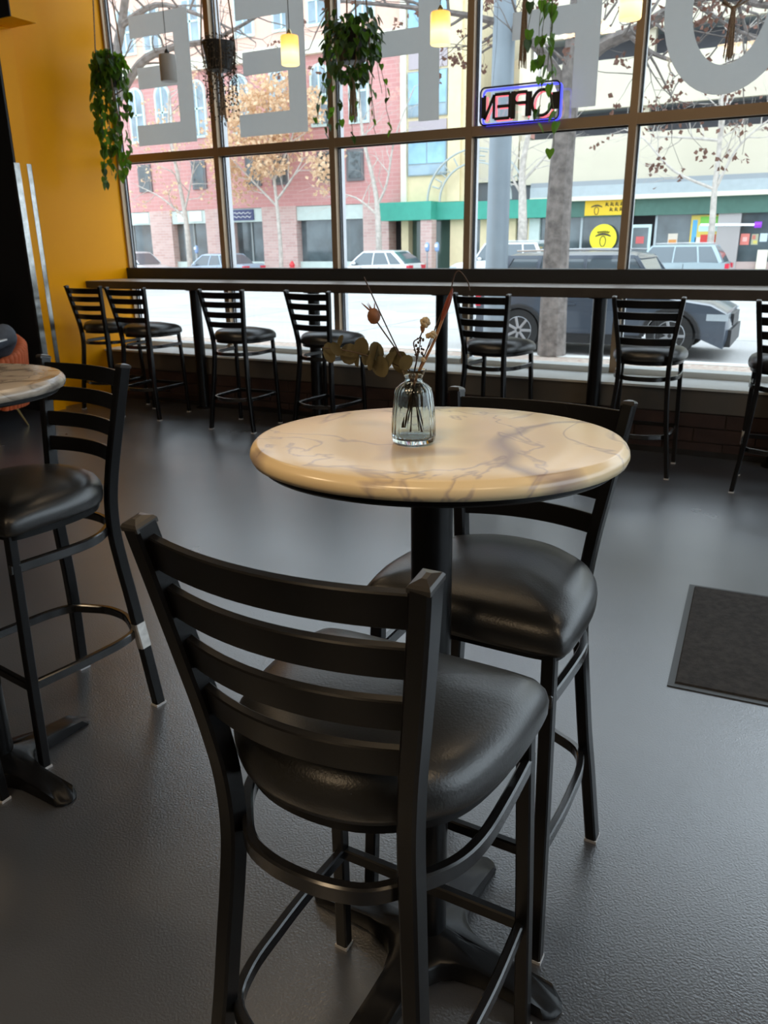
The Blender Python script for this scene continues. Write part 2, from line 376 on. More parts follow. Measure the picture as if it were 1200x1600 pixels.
# bar counter on round posts
CY0 = 5.456
ct = thing('bar_counter', 'long narrow bar counter running under the windows on round black posts', 'counter', ((XL+XR)/2, 5.72, 0))
part('worktop', M_COUNT, ct, XL+.004, XR-.01, CY0, 5.984, 1.060, 1.107)
part('front_edge', M_CEDGE, ct, XL+.004, XR-.01, CY0-.006, CY0, 1.045, 1.1065)
part('apron', M_CEDGE, ct, XL+.004, XR-.01, CY0+.02, 5.97, 1.040, 1.060)
for x in (-4.79, -3.56, -2.43, -1.265, -.07, 1.15, 2.4, 3.6):
    p = MB().lathe([(.075, 0), (.075, .008), (.047, .012), (.047, 1.034), (.08, 1.036), (.08, 1.040)], 20, (x, 5.53, 0)).build('post', M_BLACK, ct)

# ------------------------------------------------------------------ stools
def make_stool(label):
    t = thing('bar_stool', label, 'bar stool', group='black ladder-back bar stools')
    prof = [(.204, -.206, .004), (.182, -.195, .20), (.170, -.188, .30), (.161, -.180, .40), (.153, -.170, .50), (.147, -.163, .60), (.147, -.167, .70), (.156, -.180, .80), (.170, -.196, .90), (.184, -.213, 1.0), (.195, -.228, 1.083)]
    for sx in (-1, 1):
        path = [(sx*x, y, z) for x, y, z in prof]
        sp = smoothpath(path, 5)
        po = MB().sweep(sp, (1, 0, 0), .027, .036, .004).build('rear_post', M_BLACK, t, local=True)
        e = sp[-1]; d = (sp[-1]-sp[-2]).normalized()
        X = Vector((1, 0, 0)); Yv = d.cross(X)
        def ring(a, b, h): return [e+X*(u*a)+Yv*(w*b)+d*h for u, w in ((1, 1), (-1, 1), (-1, -1), (1, -1))]
        MB().rings([ring(.0136, .0181, -.002), ring(.0136, .0181, .004), ring(.0110, .0155, .0075), ring(.0030, .0060, .0105)]).build('post_cap', M_CAP, po, local=True, smooth=False)
        MB().box(sx*.204-.015, sx*.204+.015, -.226, -.187, 0, .007).build('glide', M_GLIDE, po, local=True, smooth=False)
        fl = MB().sweep([(sx*.197, .195, .004), (sx*.189, .183, .36), (sx*.180, .170, .70)], (1, 0, 0), .026, .026, .003).build('front_leg', M_BLACK, t, local=True)
        MB().box(sx*.197-.0145, sx*.197+.0145, .181, .209, 0, .007).build('glide', M_GLIDE, fl, local=True, smooth=False)
    # four bowed slats between the posts
    for z0, z1 in ((1.025, 1.071), (.957, 1.001), (.881, .925), (.807, .850)):
        zc = (z0+z1)/2; yb = -.228+(1.083-zc)*.178; xe = .195-(1.083-zc)*.136
        pts = [(-xe+2*xe*i/16, yb+.004-.036*(1-((i-8)/8)**2), zc) for i in range(17)]
        MB().sweep(pts, (0, -.18, 1), z1-z0, .013, .002).build('slat', M_BLACK, t, local=True)
    out = smoothpath([(0, .200, 0), (.11, .200, 0), (.182, .196, 0), (.213, .178, 0), (.220, .10, 0), (.214, 0, 0), (.190, -.090, 0), (.138, -.150, 0), (.075, -.186, 0), (0, -.197, 0),
                      (-.075, -.186, 0), (-.138, -.150, 0), (-.190, -.090, 0), (-.214, 0, 0), (-.220, .10, 0), (-.213, .178, 0), (-.182, .196, 0), (-.11, .200, 0)], 4, True)
    prof2 = [(.93, .704), (.985, .706), (1.0, .716), (1.002, .732), (.985, .747), (.93, .764), (.82, .778), (.62, .788), (.38, .793), (.15, .795)]
    MB().rings([[(p.x*s_, p.y*s_, z-(.012*max(0, (p.y-.1)/.1) if s_ > .5 else 0)*.6) for p in out] for s_, z in prof2]).build('seat', M_VINYL, t, local=True, ang=1.2)
    MB().rings([[(p.x*.93, p.y*.93, z) for p in out] for z in (.684, .704)]).build('seat_pan', M_BLACK, t, local=True)
    def hoop(name, z, back, wid):
        h = [(.186, .188), (.190, .06), (.188, -.03), (.172+(.6-z)*.03, -.092-(.6-z)*.06), (wid, -.147-(.6-z)*.088), (.095, back*.90), (.048, back*.98), (0, back)]
        pts = [(x, y, z) for x, y in h]+[(-x, y, z) for x, y in h[-2::-1]]
        MB().sweep(smoothpath(pts, 4), (0, 0, 1), .028, .017, .003).build(name, M_RING, t, local=True)
    hoop('upper_ring', .605, -.205, .133); hoop('foot_ring', .255, -.238, .158)
    MB().sweep([(-.190, .188, .255), (.190, .188, .255)], (0, 0, 1), .026, .018, .003).build('foot_bar', M_BLACK, t, local=True)
    return t
stool0 = make_stool('black ladder-back bar stool nearest the camera, back turned, at the vase table')
stool0.location = (-.492, .885, 0); stool0.rotation_euler = (0, 0, -.018)
for loc, rz, lab in (
    ((-.506, 1.436, 0), 3.111, 'black bar stool on the window side of the vase table, facing the camera'),
    ((-1.922, 1.431, 0), 3.008, 'black bar stool at the left edge, scuffed rear leg, behind the grey marble table'),
    ((-1.935, .868, 0), .0, 'bar stool almost out of frame at lower left, one front leg beside the table base'),
    ((-5.573, 5.228, 0), .02, 'bar stool at the window counter nearest the yellow wall'),
    ((-4.982, 5.121, 0), .044, 'second bar stool from the yellow wall at the window counter'),
    ((-3.960, 5.073, 0), .047, 'third bar stool from the yellow wall at the window counter'),
    ((-3.174, 5.109, 0), -.113, 'fourth bar stool from the yellow wall, a counter post right behind its back'),
    ((-1.860, 5.154, 0), -.137, 'fifth counter stool from the yellow wall, just right of the dried flowers'),
    ((-.853, 5.143, 0), .033, 'sixth counter stool from the yellow wall, in front of the parked dark SUV'),
    ((-.059, 5.036, 0), .016, 'counter stool cut by the right edge of the picture, scuffed front leg')):
    d_ = dup(stool0, loc, rz, lab)
    if 'scuffed rear' in lab:
        q = MB().sweep([(-.1812, -.1945, .207), (-.1712, -.1885, .29)], (1, 0, 0), .0285, .0375, .004).build('worn_patch', M_BARE, d_, local=True); q['label'] = 'bare metal scuff on the leg'
    if 'scuffed front' in lab:
        q = MB().sweep([(-.1925, .1885, .20), (-.1905, .1855, .285)], (1, 0, 0), .0285, .0285, .003).build('worn_patch', M_BARE, d_, local=True); q['label'] = 'bare metal scuff on the leg'

# ------------------------------------------------------------------ pedestal tables
def make_table(label, cx, cy, rd, rw, az, mtop, px, py, brot):
    t = thing('pedestal_table', label, 'table', (cx, cy, 0), 0, 'bar-height pedestal tables')
    e1 = (math.cos(az), math.sin(az)); e2 = (-e1[1], e1[0])
    def ring(s_, z): return [(e1[0]*(rd-s_)*math.cos(a)+e2[0]*(rw-s_)*math.sin(a), e1[1]*(rd-s_)*math.cos(a)+e2[1]*(rw-s_)*math.sin(a), z) for a in [2*PI*i/96 for i in range(96)]]
    MB().rings([ring(.012, 1.077), ring(.003, 1.080), ring(0, 1.088), ring(.001, 1.095), ring(.004, 1.1005), ring(.0065, 1.1015), ring(.009, 1.1055), ring(.014, 1.107), ring(.10, 1.107), ring(.20, 1.107)]).build('table_top', mtop, t, local=True, ang=.9)
    MB().rings([ring(.02, 1.066), ring(.016, 1.070), ring(.016, 1.0768)]).build('under_plate', M_BLACK, t, local=True)
    ox, oy = px-cx, py-cy
    MB().lathe([(.036, .055), (.036, 1.050), (.11, 1.055), (.11, 1.0655)], 28, (ox, oy, 0)).build('post', M_BLACK, t, local=True)
    # cast cross base with filleted crotches, sloping down to the four feet
    out = []
    for q in range(4):
        a = brot+q*PI/2
        loc = [(.285, -.020), (.292, 0), (.285, .020), (.268, .034), (.20, .033), (.13, .034), (.085, .046), (.062, .062)]
        for u, v in loc: out.append((u*math.cos(a)-v*math.sin(a), u*math.sin(a)+v*math.cos(a)))
        b = a+PI/2
        for u, v in ((.085, -.046), (.13, -.034), (.20, -.033), (.268, -.034)): out.append((u*math.cos(b)-v*math.sin(b), u*math.sin(b)+v*math.cos(b)))
    def bz(p, s_):
        r = math.hypot(*p)*s_; return .018+.034*max(0, 1-r/.27)+.020*max(0, 1-r/.09) - (.012 if r > .27 else 0)
    rr = [[(ox+p[0], oy+p[1], .004) for p in out], [(ox+p[0], oy+p[1], bz(p, 1)) for p in out]]
    rr += [[(ox+p[0]*.965, oy+p[1]*.93, bz(p, .95)+.006) for p in out]]
    rr += [[(ox+p[0]*s_, oy+p[1]*s_, bz(p, s_)+.007) for p in out] for s_ in (.8, .6, .4, .25)]
    MB().rings(rr).build('cross_base', M_BLACK, t, local=True, ang=.7)
    return t
make_table('round cream marble pedestal table carrying the glass vase', -.5075, 1.142, .262, .3045, 1.9907, M_MARB, -.5236, 1.159, -.075)
make_table('round grey veined marble pedestal table cut by the left edge of the picture', -1.855, 1.165, .29, .305, 2.2, M_MARB2, -1.850, 1.150, -.05)

# ------------------------------------------------------------------ vase and dried flowers
VX, VY, VZ = -.526, 1.092, 1.107
M_VGLASS = bpy.data.materials.new('blue_grey_glass'); M_VGLASS.use_nodes = True
b_ = M_VGLASS.node_tree.nodes['Principled BSDF']; b_.inputs['Base Color'].default_value = (.80, .90, .93, 1); b_.inputs['Roughness'].default_value = .02
b_.inputs['Transmission Weight'].default_value = 1.0; b_.inputs['IOR'].default_value = 1.42
prof = [(.001, .0015), (.030, .0015), (.0355, .004), (.0372, .012), (.0362, .035), (.0338, .060), (.0314, .078), (.0290, .0860), (.0225, .0918), (.0150, .0958), (.0142, .1005), (.0165, .106), (.0205, .1135), (.0212, .1150),
        (.0200, .1150), (.0155, .106), (.0130, .1005), (.0138, .0970), (.0205, .0905), (.0268, .0850), (.0292, .077), (.0316, .060), (.0340, .035), (.0348, .014), (.030, .009), (.001, .009)]
v_ = MB()
rings = []
NV = 84
for r, z in [(r_*.94, z_) for r_, z_ in prof]:
    k_ = 1.0 if .012 < z < .09 else .15
    rings.append([(VX+r*(1+.020*k_*math.cos(21*2*PI*i/NV))*math.cos(2*PI*i/NV), VY+r*(1+.020*k_*math.cos(21*2*PI*i/NV))*math.sin(2*PI*i/NV), VZ+z) for i in range(NV)])
v_.rings(rings, True, True, True)
tag(v_.build('bud_vase', M_VGLASS, ang=1.2), 'small ribbed blue-grey glass bud vase on the cream marble table', 'vase')

M_EUC = translucent_mat('dried_eucalyptus', (.12, .105, .055), (.12, .10, .05), .2, .6)
M_POD = mat('dried_pod', (.22, .085, .035), .6, var=.35, vscale=70)
M_CREAM = mat('dried_cream_flower', (.50, .40, .26), .8, var=.2, vscale=120)
M_STALK = mat('dried_stalk', (.055, .032, .022), .7)
M_TAN = mat('dried_tan_stalk', (.30, .15, .075), .6, var=.2, vscale=60)
M_REDL = mat('dried_red_leaf', (.20, .040, .020), .5, var=.3, vscale=50)
def vp(x, z, dy=0.0): return Vector((x, VY+dy, z))
def stem(mb, pts, r): mb.tube(smoothpath(pts, 5), r, 6)
def round_leaf(mb, c, d, n, size, asp=.85):
    d = Vector(d).normalized(); n = Vector(n).normalized(); sd = d.cross(n).normalized(); n = sd.cross(d)
    K = 12; rim = [c+d*(size*.5*(1-math.cos(2*PI*k/K)))+sd*(size*.5*asp*math.sin(2*PI*k/K))+n*(size*.10*abs(math.sin(2*PI*k/K))) for k in range(K)]
    mid = c+d*(size*.5)
    o = [p for p in rim]+[mid]
    mb.add(o, [(k, (k+1) % K, K) for k in range(K)]); mb.add([p+n*.0006 for p in o], [((k+1) % K, k, K) for k in range(K)])
neck = vp(VX, VZ+.10); foot = VZ+.014
# eucalyptus sprig reaching left
e = thing('eucalyptus_sprig', 'dried eucalyptus sprig with round olive leaves leaning left out of the vase', 'dried sprig', (VX, VY, foot))
m_ = MB(); stem(m_, [vp(VX+.012, foot+.004, .01), neck+Vector((-.004, 0, 0)), vp(-.560, 1.228), vp(-.60, 1.237), vp(-.64, 1.244), vp(-.690, 1.247)], .0009); m_.build('stem', M_STALK, e)
for x, z, dx, dz, ny, s_, asp in ((-.678, 1.222, -.15, 1, -.9, .034, .62), (-.660, 1.250, .45, 1, -.5, .020, .5), (-.645, 1.221, 0, 1, -1, .034, 1.0), (-.620, 1.238, .25, 1, -.9, .030, .85), (-.612, 1.222, .0, 1, -.6, .026, .6),
                            (-.602, 1.216, .2, 1, .5, .030, .5), (-.592, 1.222, .3, 1, -.4, .038, .45), (-.580, 1.234, -.25, 1, -.7, .030, .75), (-.578, 1.208, .1, 1, -1, .034, .95), (-.556, 1.214, .35, 1, -.7, .036, .95), (-.566, 1.236, .3, .8, -.7, .020, .6), (-.630, 1.218, .1, 1, -.3, .028, .45), (-.590, 1.212, -.2, 1, .3, .034, .4), (-.570, 1.222, .6, .8, -.5, .030, .7), (-.545, 1.222, .7, .7, -.6, .028, .8), (-.652, 1.238, -.5, .8, -.8, .024, .7)):
    mb = MB(); round_leaf(mb, vp(x, z, random.uniform(-.012, .012)), (dx, random.uniform(-.2, .2), dz), (random.uniform(-.4, .4), ny, .2), s_, asp); mb.build('leaf', M_EUC, e)
# seed pod on a long stalk
e = thing('seed_pod_stem', 'spiky round brown seed pod on a thin dark stalk in the vase', 'dried flower', (VX, VY, foot))
m_ = MB(); stem(m_, [vp(VX+.018, foot+.005, -.008), neck+Vector((-.006, 0, 0)), vp(-.553, 1.246), vp(-.580, 1.280), vp(-.591, 1.294)], .0011); m_.build('stem', M_STALK, e)
m_ = MB(); m_.lathe([(.0005, -.0125), (.005, -.0115), (.0092, -.006), (.0104, 0), (.0088, .006), (.0045, .0105), (.0005, .0118)], 12, (-.594, VY, 1.300)); m_.build('pod', M_POD, e)
m_ = MB()
for a in range(6): m_.tube([vp(-.597+.004*math.cos(a), 1.308, .004*math.sin(a)), vp(-.600+.012*math.cos(a)-.004, 1.319, .010*math.sin(a))], [.0013, .0002], 5)
m_.build('pod_crown', M_POD, e)
# two long bare stalks
e = thing('bare_stalk', 'long thin bare dark stalk leaning left beside the seed pod', 'dried stalk', (VX, VY, foot))
m_ = MB(); stem(m_, [vp(VX+.010, foot+.004, .0), neck+Vector((-.002, 0, 0)), vp(-.549, 1.243), vp(-.575, 1.29), vp(-.594, 1.326), vp(-.610, 1.357)], .0010); m_.build('stem', M_STALK, e)
e = thing('bare_stalk', 'thin dark stalk curving up to the right with a drooping tip', 'dried stalk', (VX, VY, foot))
m_ = MB(); stem(m_, [vp(VX-.014, foot+.004, .005), neck+Vector((.004, 0, 0)), vp(-.505, 1.250), vp(-.486, 1.295), vp(-.468, 1.335), vp(-.460, 1.362), vp(-.452, 1.366), vp(-.440, 1.352), vp(-.437, 1.34)], .0009); m_.build('stem', M_STALK, e)
m_ = MB(); stem(m_, [vp(-.505, 1.250), vp(-.495, 1.268), vp(-.490, 1.288)], .0007); m_.build('side_shoot', M_STALK, e)
# cream everlasting flower
def blossom(mb, c, r):
    for k in range(14):
        a = k*2.399; zz = 1-2*(k+.5)/14; rr = math.sqrt(1-zz*zz)
        mb.ball((c.x+r*.62*rr*math.cos(a), c.y+r*.62*rr*math.sin(a), c.z+r*.62*zz), r*.42, 6, 4)
e = thing('cream_flower_stem', 'dried cream flower on a crooked stalk at the middle of the vase', 'dried flower', (VX, VY, foot))
m_ = MB(); stem(m_, [vp(VX, foot+.004, -.012), neck, vp(-.521, 1.238), vp(-.526, 1.262), vp(-.516, 1.270), vp(-.511, 1.282)], .0010); m_.build('stem', M_STALK, e)
m_ = MB(); blossom(m_, vp(-.507, 1.293), .0085); m_.build('blossom', M_CREAM, e)
m_ = MB(); m_.lathe([(.0008, -.006), (.0032, -.002), (.004, .004), (.001, .006)], 8, (-.511, VY, 1.283)); m_.build('bract', M_TAN, e)
# tan stalk with small cream buds and a red spear leaf
e = thing('red_spear_stem', 'tan stalk with cream buds ending in a dark red spear leaf, leaning right', 'dried stalk', (VX, VY, foot))
m_ = MB(); stem(m_, [vp(VX-.020, foot+.006, .004), neck+Vector((.004, 0, 0)), vp(-.508, 1.235), vp(-.492, 1.266), vp(-.478, 1.300)], [.0022]*21); m_.build('stem', M_TAN, e)
m_ = MB(); sp_ = smoothpath([vp(-.480, 1.296), vp(-.474, 1.312), vp(-.468, 1.328), vp(-.463, 1.343)], 4)
m_.tube(sp_, [.0020, .0026, .0033, .0038, .0042, .0044, .0044, .0042, .0038, .0032, .0025, .0015, .0004][:len(sp_)], 7); m_.build('spear_leaf', M_REDL, e)
m_ = MB(); m_.tube([vp(-.4705, 1.318, -.003), vp(-.466, 1.332, -.004), vp(-.465, 1.337, -.004)], [.0012, .0026, .0004], 6); m_.build('inner_leaf', M_REDL, e)
for x, z, r in ((-.492, 1.276, .0062), (-.500, 1.274, .0045), (-.508, 1.238, .0038)):
    m_ = MB(); blossom(m_, vp(x, z, -.004), r); m_.build('bud', M_CREAM, e)
# berry spray
e = thing('berry_spray', 'tiny dark dried berries on a fine sprig at the middle of the vase', 'dried sprig', (VX, VY, foot))
m_ = MB(); stem(m_, [vp(VX+.004, foot+.005, .012), neck, vp(-.518, 1.245), vp(-.514, 1.268)], .0007); m_.build('stem', M_STALK, e)
m_ = MB()
for k in range(26):
    z = 1.243+.027*random.random(); m_.ball(vp(-.516+random.uniform(-.0065, .0065), z, random.uniform(-.006, .006)), random.uniform(.0014, .0023), 6, 4)
b2 = m_.build('berries', M_STALK, e); b2['kind'] = 'stuff'

# ------------------------------------------------------------------ window lettering (white vinyl on the glass)
LY0, LY1 = YW+.1045, YW+.1075
def letter(kind, x0, label):
    """seen from inside, mirrored: stem on the right"""
    z0, z1 = 2.291, 3.340; tw = .172; w = .675
    mb = MB()
    if kind in 'EF':
        xs = x0+w-tw
        pts = [(x0+w, z1), (x0, z1), (x0, z1-tw), (xs, z1-tw), (xs, 2.930), (x0+.05, 2.930), (x0+.05, 2.757), (xs, 2.757)]
        if kind == 'E': pts += [(xs, z0+tw), (x0-.02, z0+tw), (x0-.02, z0), (x0+w, z0)]
        else: pts += [(xs, z0), (x0+w, z0)]
        mb.prism(pts, 'y', LY0, LY1)
    else:
        cx, cz = x0+.40, (z0+z1)/2; K = 48
        a0, a1 = (0, 2*PI) if kind == 'O' else (PI-2.35, PI-2.35+4.7)
        if kind == 'C': a0, a1 = -PI*.76, PI*.76
        ro, ri = (.40, .5245), (.225, .352)
        R = []
        n = K if kind == 'O' else K+1
        for i in range(n):
            a = a0+(a1-a0)*i/K
            if kind == 'C': a = PI-a if False else a
            ca, sa = math.cos(a), math.sin(a)
            R.append([(cx+ro[0]*ca, y, cz+ro[1]*sa) for y in (LY0, LY1)]+[(cx+ri[0]*ca, y, cz+ri[1]*sa) for y in (LY1, LY0)])
        if kind == 'O': mb.loop_rings(R)
        else: mb.rings(R)
    ks = 6.117/6.0705   # lettering sized for its distance from the room
    mb.v = [(x*ks, y, EYE+(z-EYE)*ks) for x, y, z in mb.v]
    o = mb.build('window_letter', M_VINYLET, smooth=False)
    tag(o, label, 'window letter', 'large vinyl letters on the window glass'); return o
letter('E', -5.752, 'large grey-white letter E, mirrored, on the window pane next to the yellow wall')
letter('E', -4.570, 'large grey-white letter E, mirrored, on the pane behind the dark trailing planter')
letter('F', -3.386, 'large grey-white letter F, mirrored, behind the bushy green hanging plant')
letter('F', -2.197, 'large grey-white letter F, mirrored, on the pane with the neon sign')
letter('O', -1.112, 'large grey-white letter O on the window pane at the upper right')

# ------------------------------------------------------------------ neon OPEN sign, seen from behind
NX0, NX1, NZ0, NZ1, NY = -2.338, -1.752, 2.214, 2.458, 5.975
M_NBLUE = mat('neon_blue', (.05, .05, .6), .4, emit=(.05, .06, 1.0), estr=2.2)
M_NRED = mat('neon_red', (.7, .1, .12), .4, emit=(1.0, .16, .20), estr=1.3)
M_NBLK = mat('neon_backing', (.008, .008, .009), .4)
sg = thing('neon_open_sign', 'neon OPEN sign with blue border hung on the window, seen mirrored from inside', 'sign', ((NX0+NX1)/2, NY, NZ0))
def rrect(x0, x1, z0, z1, r, y, n=5):
    p = []
    for cx, cz, a in ((x1-r, z1-r, 0), (x0+r, z1-r, PI/2), (x0+r, z0+r, PI), (x1-r, z0+r, 1.5*PI)):
        p += [Vector((cx+r*math.cos(a+PI/2*k/n), y, cz+r*math.sin(a+PI/2*k/n))) for k in range(n+1)]
    return p
MB().sweep(rrect(NX0, NX1, NZ0, NZ1, .035, NY), (0, 1, 0), .012, .011, .003, closed=True).build('border', M_NBLK, sg)
b_r = rrect(NX0+.016, NX1+.006, NZ0+.004, NZ1-.014, .028, NY+.024)
MB().sweep(b_r, (0, 1, 0), .012, .015, .003, closed=True).build('blue_tube', M_NBLUE, sg)
# mirrored letters, left to right: N, E, P, O  (dark backing in front of red tubes)
zb, zt = NZ0+.036, NZ1-.050
def strokes(name, lst, m, y, w):
    mb = MB()
    for pl in lst:
        pts = [Vector((x, y, z)) for x, z in pl]
        mb.sweep(pts, (0, 1, 0), .008, w, .002)
    return mb.build(name, m, sg)
def arcpts(cx, cz, rx, rz, a0, a1, n=14): return [(cx+rx*math.cos(a0+(a1-a0)*i/n), cz+rz*math.sin(a0+(a1-a0)*i/n)) for i in range(n+1)]
LN = [[(NX0+.034, zt), (NX0+.034, zb)], [(NX0+.034, zb), (NX0+.105, zt)], [(NX0+.105, zt), (NX0+.105, zb)]]
LE = [[(NX0+.225, zt), (NX0+.225, zb)], [(NX0+.110, zt), (NX0+.225, zt)], [(NX0+.130, (zt+zb)/2), (NX0+.225, (zt+zb)/2)], [(NX0+.110, zb), (NX0+.225, zb)]]
LP = [[(NX0+.352, zt), (NX0+.352, zb)], [(NX0+.352, zt), (NX0+.285, zt)]+arcpts(NX0+.285, zt-.034, .030, .034, PI/2, 1.5*PI, 8)+[(NX0+.352, zt-.068)]]
LO = [arcpts(NX0+.462, (zt+zb)/2, .070, .082, 0, 2*PI, 22)]
for nm, lst in (('letter_n', LN), ('letter_e', LE), ('letter_p', LP), ('letter_o', LO)):
    strokes(nm, lst, M_NBLK, NY, .021)
    strokes('red_tube', [[(x+.012, z-.008) for x, z in pl] for pl in lst], M_NRED, NY+.024, .013)
for a, b, c, d in ((.232, .268, zb-.01, zt+.01), (.356, .388, zb, zt), (.534, .582, zb+.03, zt-.02), (.008, .030, zb+.01, zt-.01)): MB().box(NX0+a, NX0+b, NY-.003, NY+.003, c, d).build('backing_plate', M_NBLK, sg, smooth=False)
mb = MB(); mb.tube([(NX0+.09, NY, NZ1), (NX0+.10, NY+.03, 2.75), (NX0+.10, NY+.03, 4.24)], .0012, 5); mb.tube([(NX1-.10, NY, NZ1), (NX1-.10, NY+.03, 2.75), (NX1-.10, NY+.03, 4.24)], .0012, 5); mb.build('hanging_wire', M_NBLK, sg)

# ------------------------------------------------------------------ pendant lamps over the counter
M_SHADE = mat('lit_opal_glass', (.55, .40, .18), .3, emit=(1.0, .70, .30), estr=2.0)
def shade_mat():
    m = MT['lit_opal_glass']; nt = m.node_tree; n = nt.nodes; b = n['Principled BSDF']
    tc = n.new('ShaderNodeTexCoord'); sp = n.new('ShaderNodeSeparateXYZ'); nt.links.new(tc.outputs['Generated'], sp.inputs[0])
    rp = n.new('ShaderNodeValToRGB'); e = rp.color_ramp.elements
    e[0].position = 0; e[0].color = (1.0, .72, .28, 1); e[1].position = 1; e[1].color = (.80, .36, .05, 1)
    x = e.new(.38); x.color = (1.0, .86, .46, 1); x = e.new(.68); x.color = (.95, .52, .12, 1)
    nt.links.new(sp.outputs[2], rp.inputs[0]); nt.links.new(rp.outputs[0], b.inputs['Emission Color'])
    b.inputs['Emission Strength'].default_value = 1.5
shade_mat()
M_OPAL = mat('unlit_opal_glass', (.52, .50, .47), .3)
M_LCORD = mat('lamp_cord', (.05, .04, .03), .6)
def make_pendant(x, lit, label):
    t = thing('pendant_lamp', label, 'pendant lamp', (x, 5.3, 2.615), 0, 'cylinder pendant lamps over the counter')
    m = M_SHADE if lit else M_OPAL
    MB().lathe([(.060, 0), (.064, .006), (.064, .172), (.060, .184), (.018, .190), (.018, .186), (.055, .180), (.058, .170), (.058, .004)], 28, (0, 0, 0)).build('shade', m, t, local=True)
    MB().lathe([(.019, .188), (.019, .205), (.008, .222), (.004, .226)], 14).build('socket_cap', M_BRASS if lit else M_CAP, t, local=True)
    MB().tube([(0, 0, .222), (0, 0, 1.772)], .0028, 6).build('cord', M_LCORD, t, local=True)
    MB().lathe([(.05, 1.770), (.05, 1.784)], 18).build('canopy', M_CAP, t, local=True)
    if lit:
        MB().ball((0, 0, .085), .028, 10, 6).build('bulb', mat('lamp_bulb', (1, .9, .7), .4, emit=(1.0, .78, .45), estr=14), t, local=True)
    return t
make_pendant(-4.660, False, 'unlit grey cylinder pendant lamp in front of the leftmost letter')
make_pendant(-3.527, True, 'glowing cylinder pendant lamp just left of the bushy hanging plant')
make_pendant(-2.362, True, 'glowing cylinder pendant lamp between the bushy plant and the neon sign')
make_pendant(-1.163, True, 'glowing cylinder pendant lamp at the upper right, its shade cut by the frame top')

# ------------------------------------------------------------------ hanging planters
def leaf_mesh():
    mb = MB(); L_ = 1.0
    rim = [(0, 0, 0), (.30, -.12, .02), (.42, .12, .05), (.36, .42, .06), (.18, .75, .02), (0, 1.0, -.06), (-.18, .75, .02), (-.36, .42, .06), (-.42, .12, .05), (-.30, -.12, .02)]
    mid = [(0, .1, -.05), (0, .5, -.06)]
    v = rim+mid
    fs = [(0, 1, 10), (1, 2, 10), (2, 3, 11, 10), (3, 4, 11), (4, 5, 11), (5, 6, 11), (6, 7, 11), (7, 8, 10, 11), (8, 9, 10), (9, 0, 10)]
    me = bpy.data.meshes.new('leaf'); me.from_pydata(v, [], fs); me.update(); me.polygons.foreach_set('use_smooth', [True]*len(me.polygons)); return me
LM = leaf_mesh(); LM.materials.append(M_LEAF); LMD = LM.copy(); LMD.materials.clear(); LMD.materials.append(M_LEAFD)
def put_leaf(parent, p, yaw, droop, size, me):
    o = bpy.data.objects.new('leaf', me); C.objects.link(o); o.parent = parent
    o.matrix_local = Matrix.Translation(Vector(p)-Vector(parent.location)) @ Matrix.Rotation(yaw, 4, 'Z') @ Matrix.Rotation(-droop, 4, 'X') @ Matrix.Scale(size, 4)
    return o
def hanger(label, x, y, ztop, zpot0, zpot1, rad, ztas, kind='cone'):
    t = thing('hanging_planter', label, 'hanging planter', (x, y, zpot0), 0, 'macrame hanging planters at the window')
    if zpot1 < 3.75:
        MB().lathe([(rad*.72, zpot0), (rad*.78, zpot0+.006), (rad, zpot1-.02), (rad*1.04, zpot1), (rad*.93, zpot1), (rad*.88, zpot1-.03), (.001, zpot1-.035)], 24, (x, y, 0)).build('pot', M_POT, t)
    mb = MB()
    for k in range(4):
        a = PI/4+k*PI/2; cx, cy = math.cos(a), math.sin(a)
        top = Vector((x, y, ztop)); q = Vector((x+cx*rad*1.06, y+cy*rad*1.06, zpot1)); q2 = Vector((x+cx*rad*.86, y+cy*rad*.86, zpot0)); q3 = Vector((x+cx*.012, y+cy*.012, zpot0-.05))
        mb.tube([top, top.lerp(q, .5), q, q.lerp(q2, .5)+Vector((cx*.01, cy*.01, 0)), q2, q3], .006, 6)
    mb.build('macrame_cords', M_CORD, t)
    if ztas:
        mb = MB(); mb.ball((x, y, zpot0-.055), .017, 8, 5)
        for k in range(20):
            a = k*2.4; rr = .005+.016*random.random()
            mb.tube([(x+rr*math.cos(a)*.6, y+rr*math.sin(a)*.6, zpot0-.05), (x+rr*math.cos(a)*1.1, y+rr*math.sin(a)*1.1, (zpot0+ztas)/2), (x+rr*math.cos(a)*1.6, y+rr*math.sin(a)*1.6, ztas+random.uniform(0, .05))], .0032, 5)
        mb.build('tassel', M_CORD, t)
    return t
def vine_plant(label, x, y, zrim, rad, vines, leafsize, dense, me_mix):
    t = thing('trailing_pothos', label, 'houseplant', (x, y, zrim), 0, 'trailing plants at the window')
    mb = MB()
    for a, zend, spread in vines:
        px, py = x+rad*math.cos(a), y+rad*math.sin(a)
        pts = [Vector((x+rad*.4*math.cos(a), y+rad*.4*math.sin(a), zrim-.02)), Vector((px, py, zrim+.025))]
        z = zrim-.05; q = Vector((px+.03*math.cos(a), py+.03*math.sin(a), z))
        while z > zend:
            pts.append(q.copy()); z -= .07
            q = Vector((q.x+random.uniform(-.014, .014)+spread*.02, min(q.y+random.uniform(-.014, .014), 5.96), z))
        pts.append(Vector((q.x, q.y, zend)))
        mb.tube(pts, .0022, 5)
        for i, p in enumerate(pts[1:]):
            nl = dense if i < 3 else max(1, dense-1)
            for _ in range(nl):
                if random.random() < (.95 if i < 4 else .72):
                    pp = Vector(p)+Vector((random.uniform(-.018, .018), random.uniform(-.018, .012), random.uniform(-.03, .03)))
                    put_leaf(t, pp, random.uniform(0, 2*PI), random.uniform(.9, 1.5), leafsize*random.uniform(.75, 1.15), LM if random.random() < me_mix else LMD)
    mb.build('vines', M_STEM, t)
    return t, rad
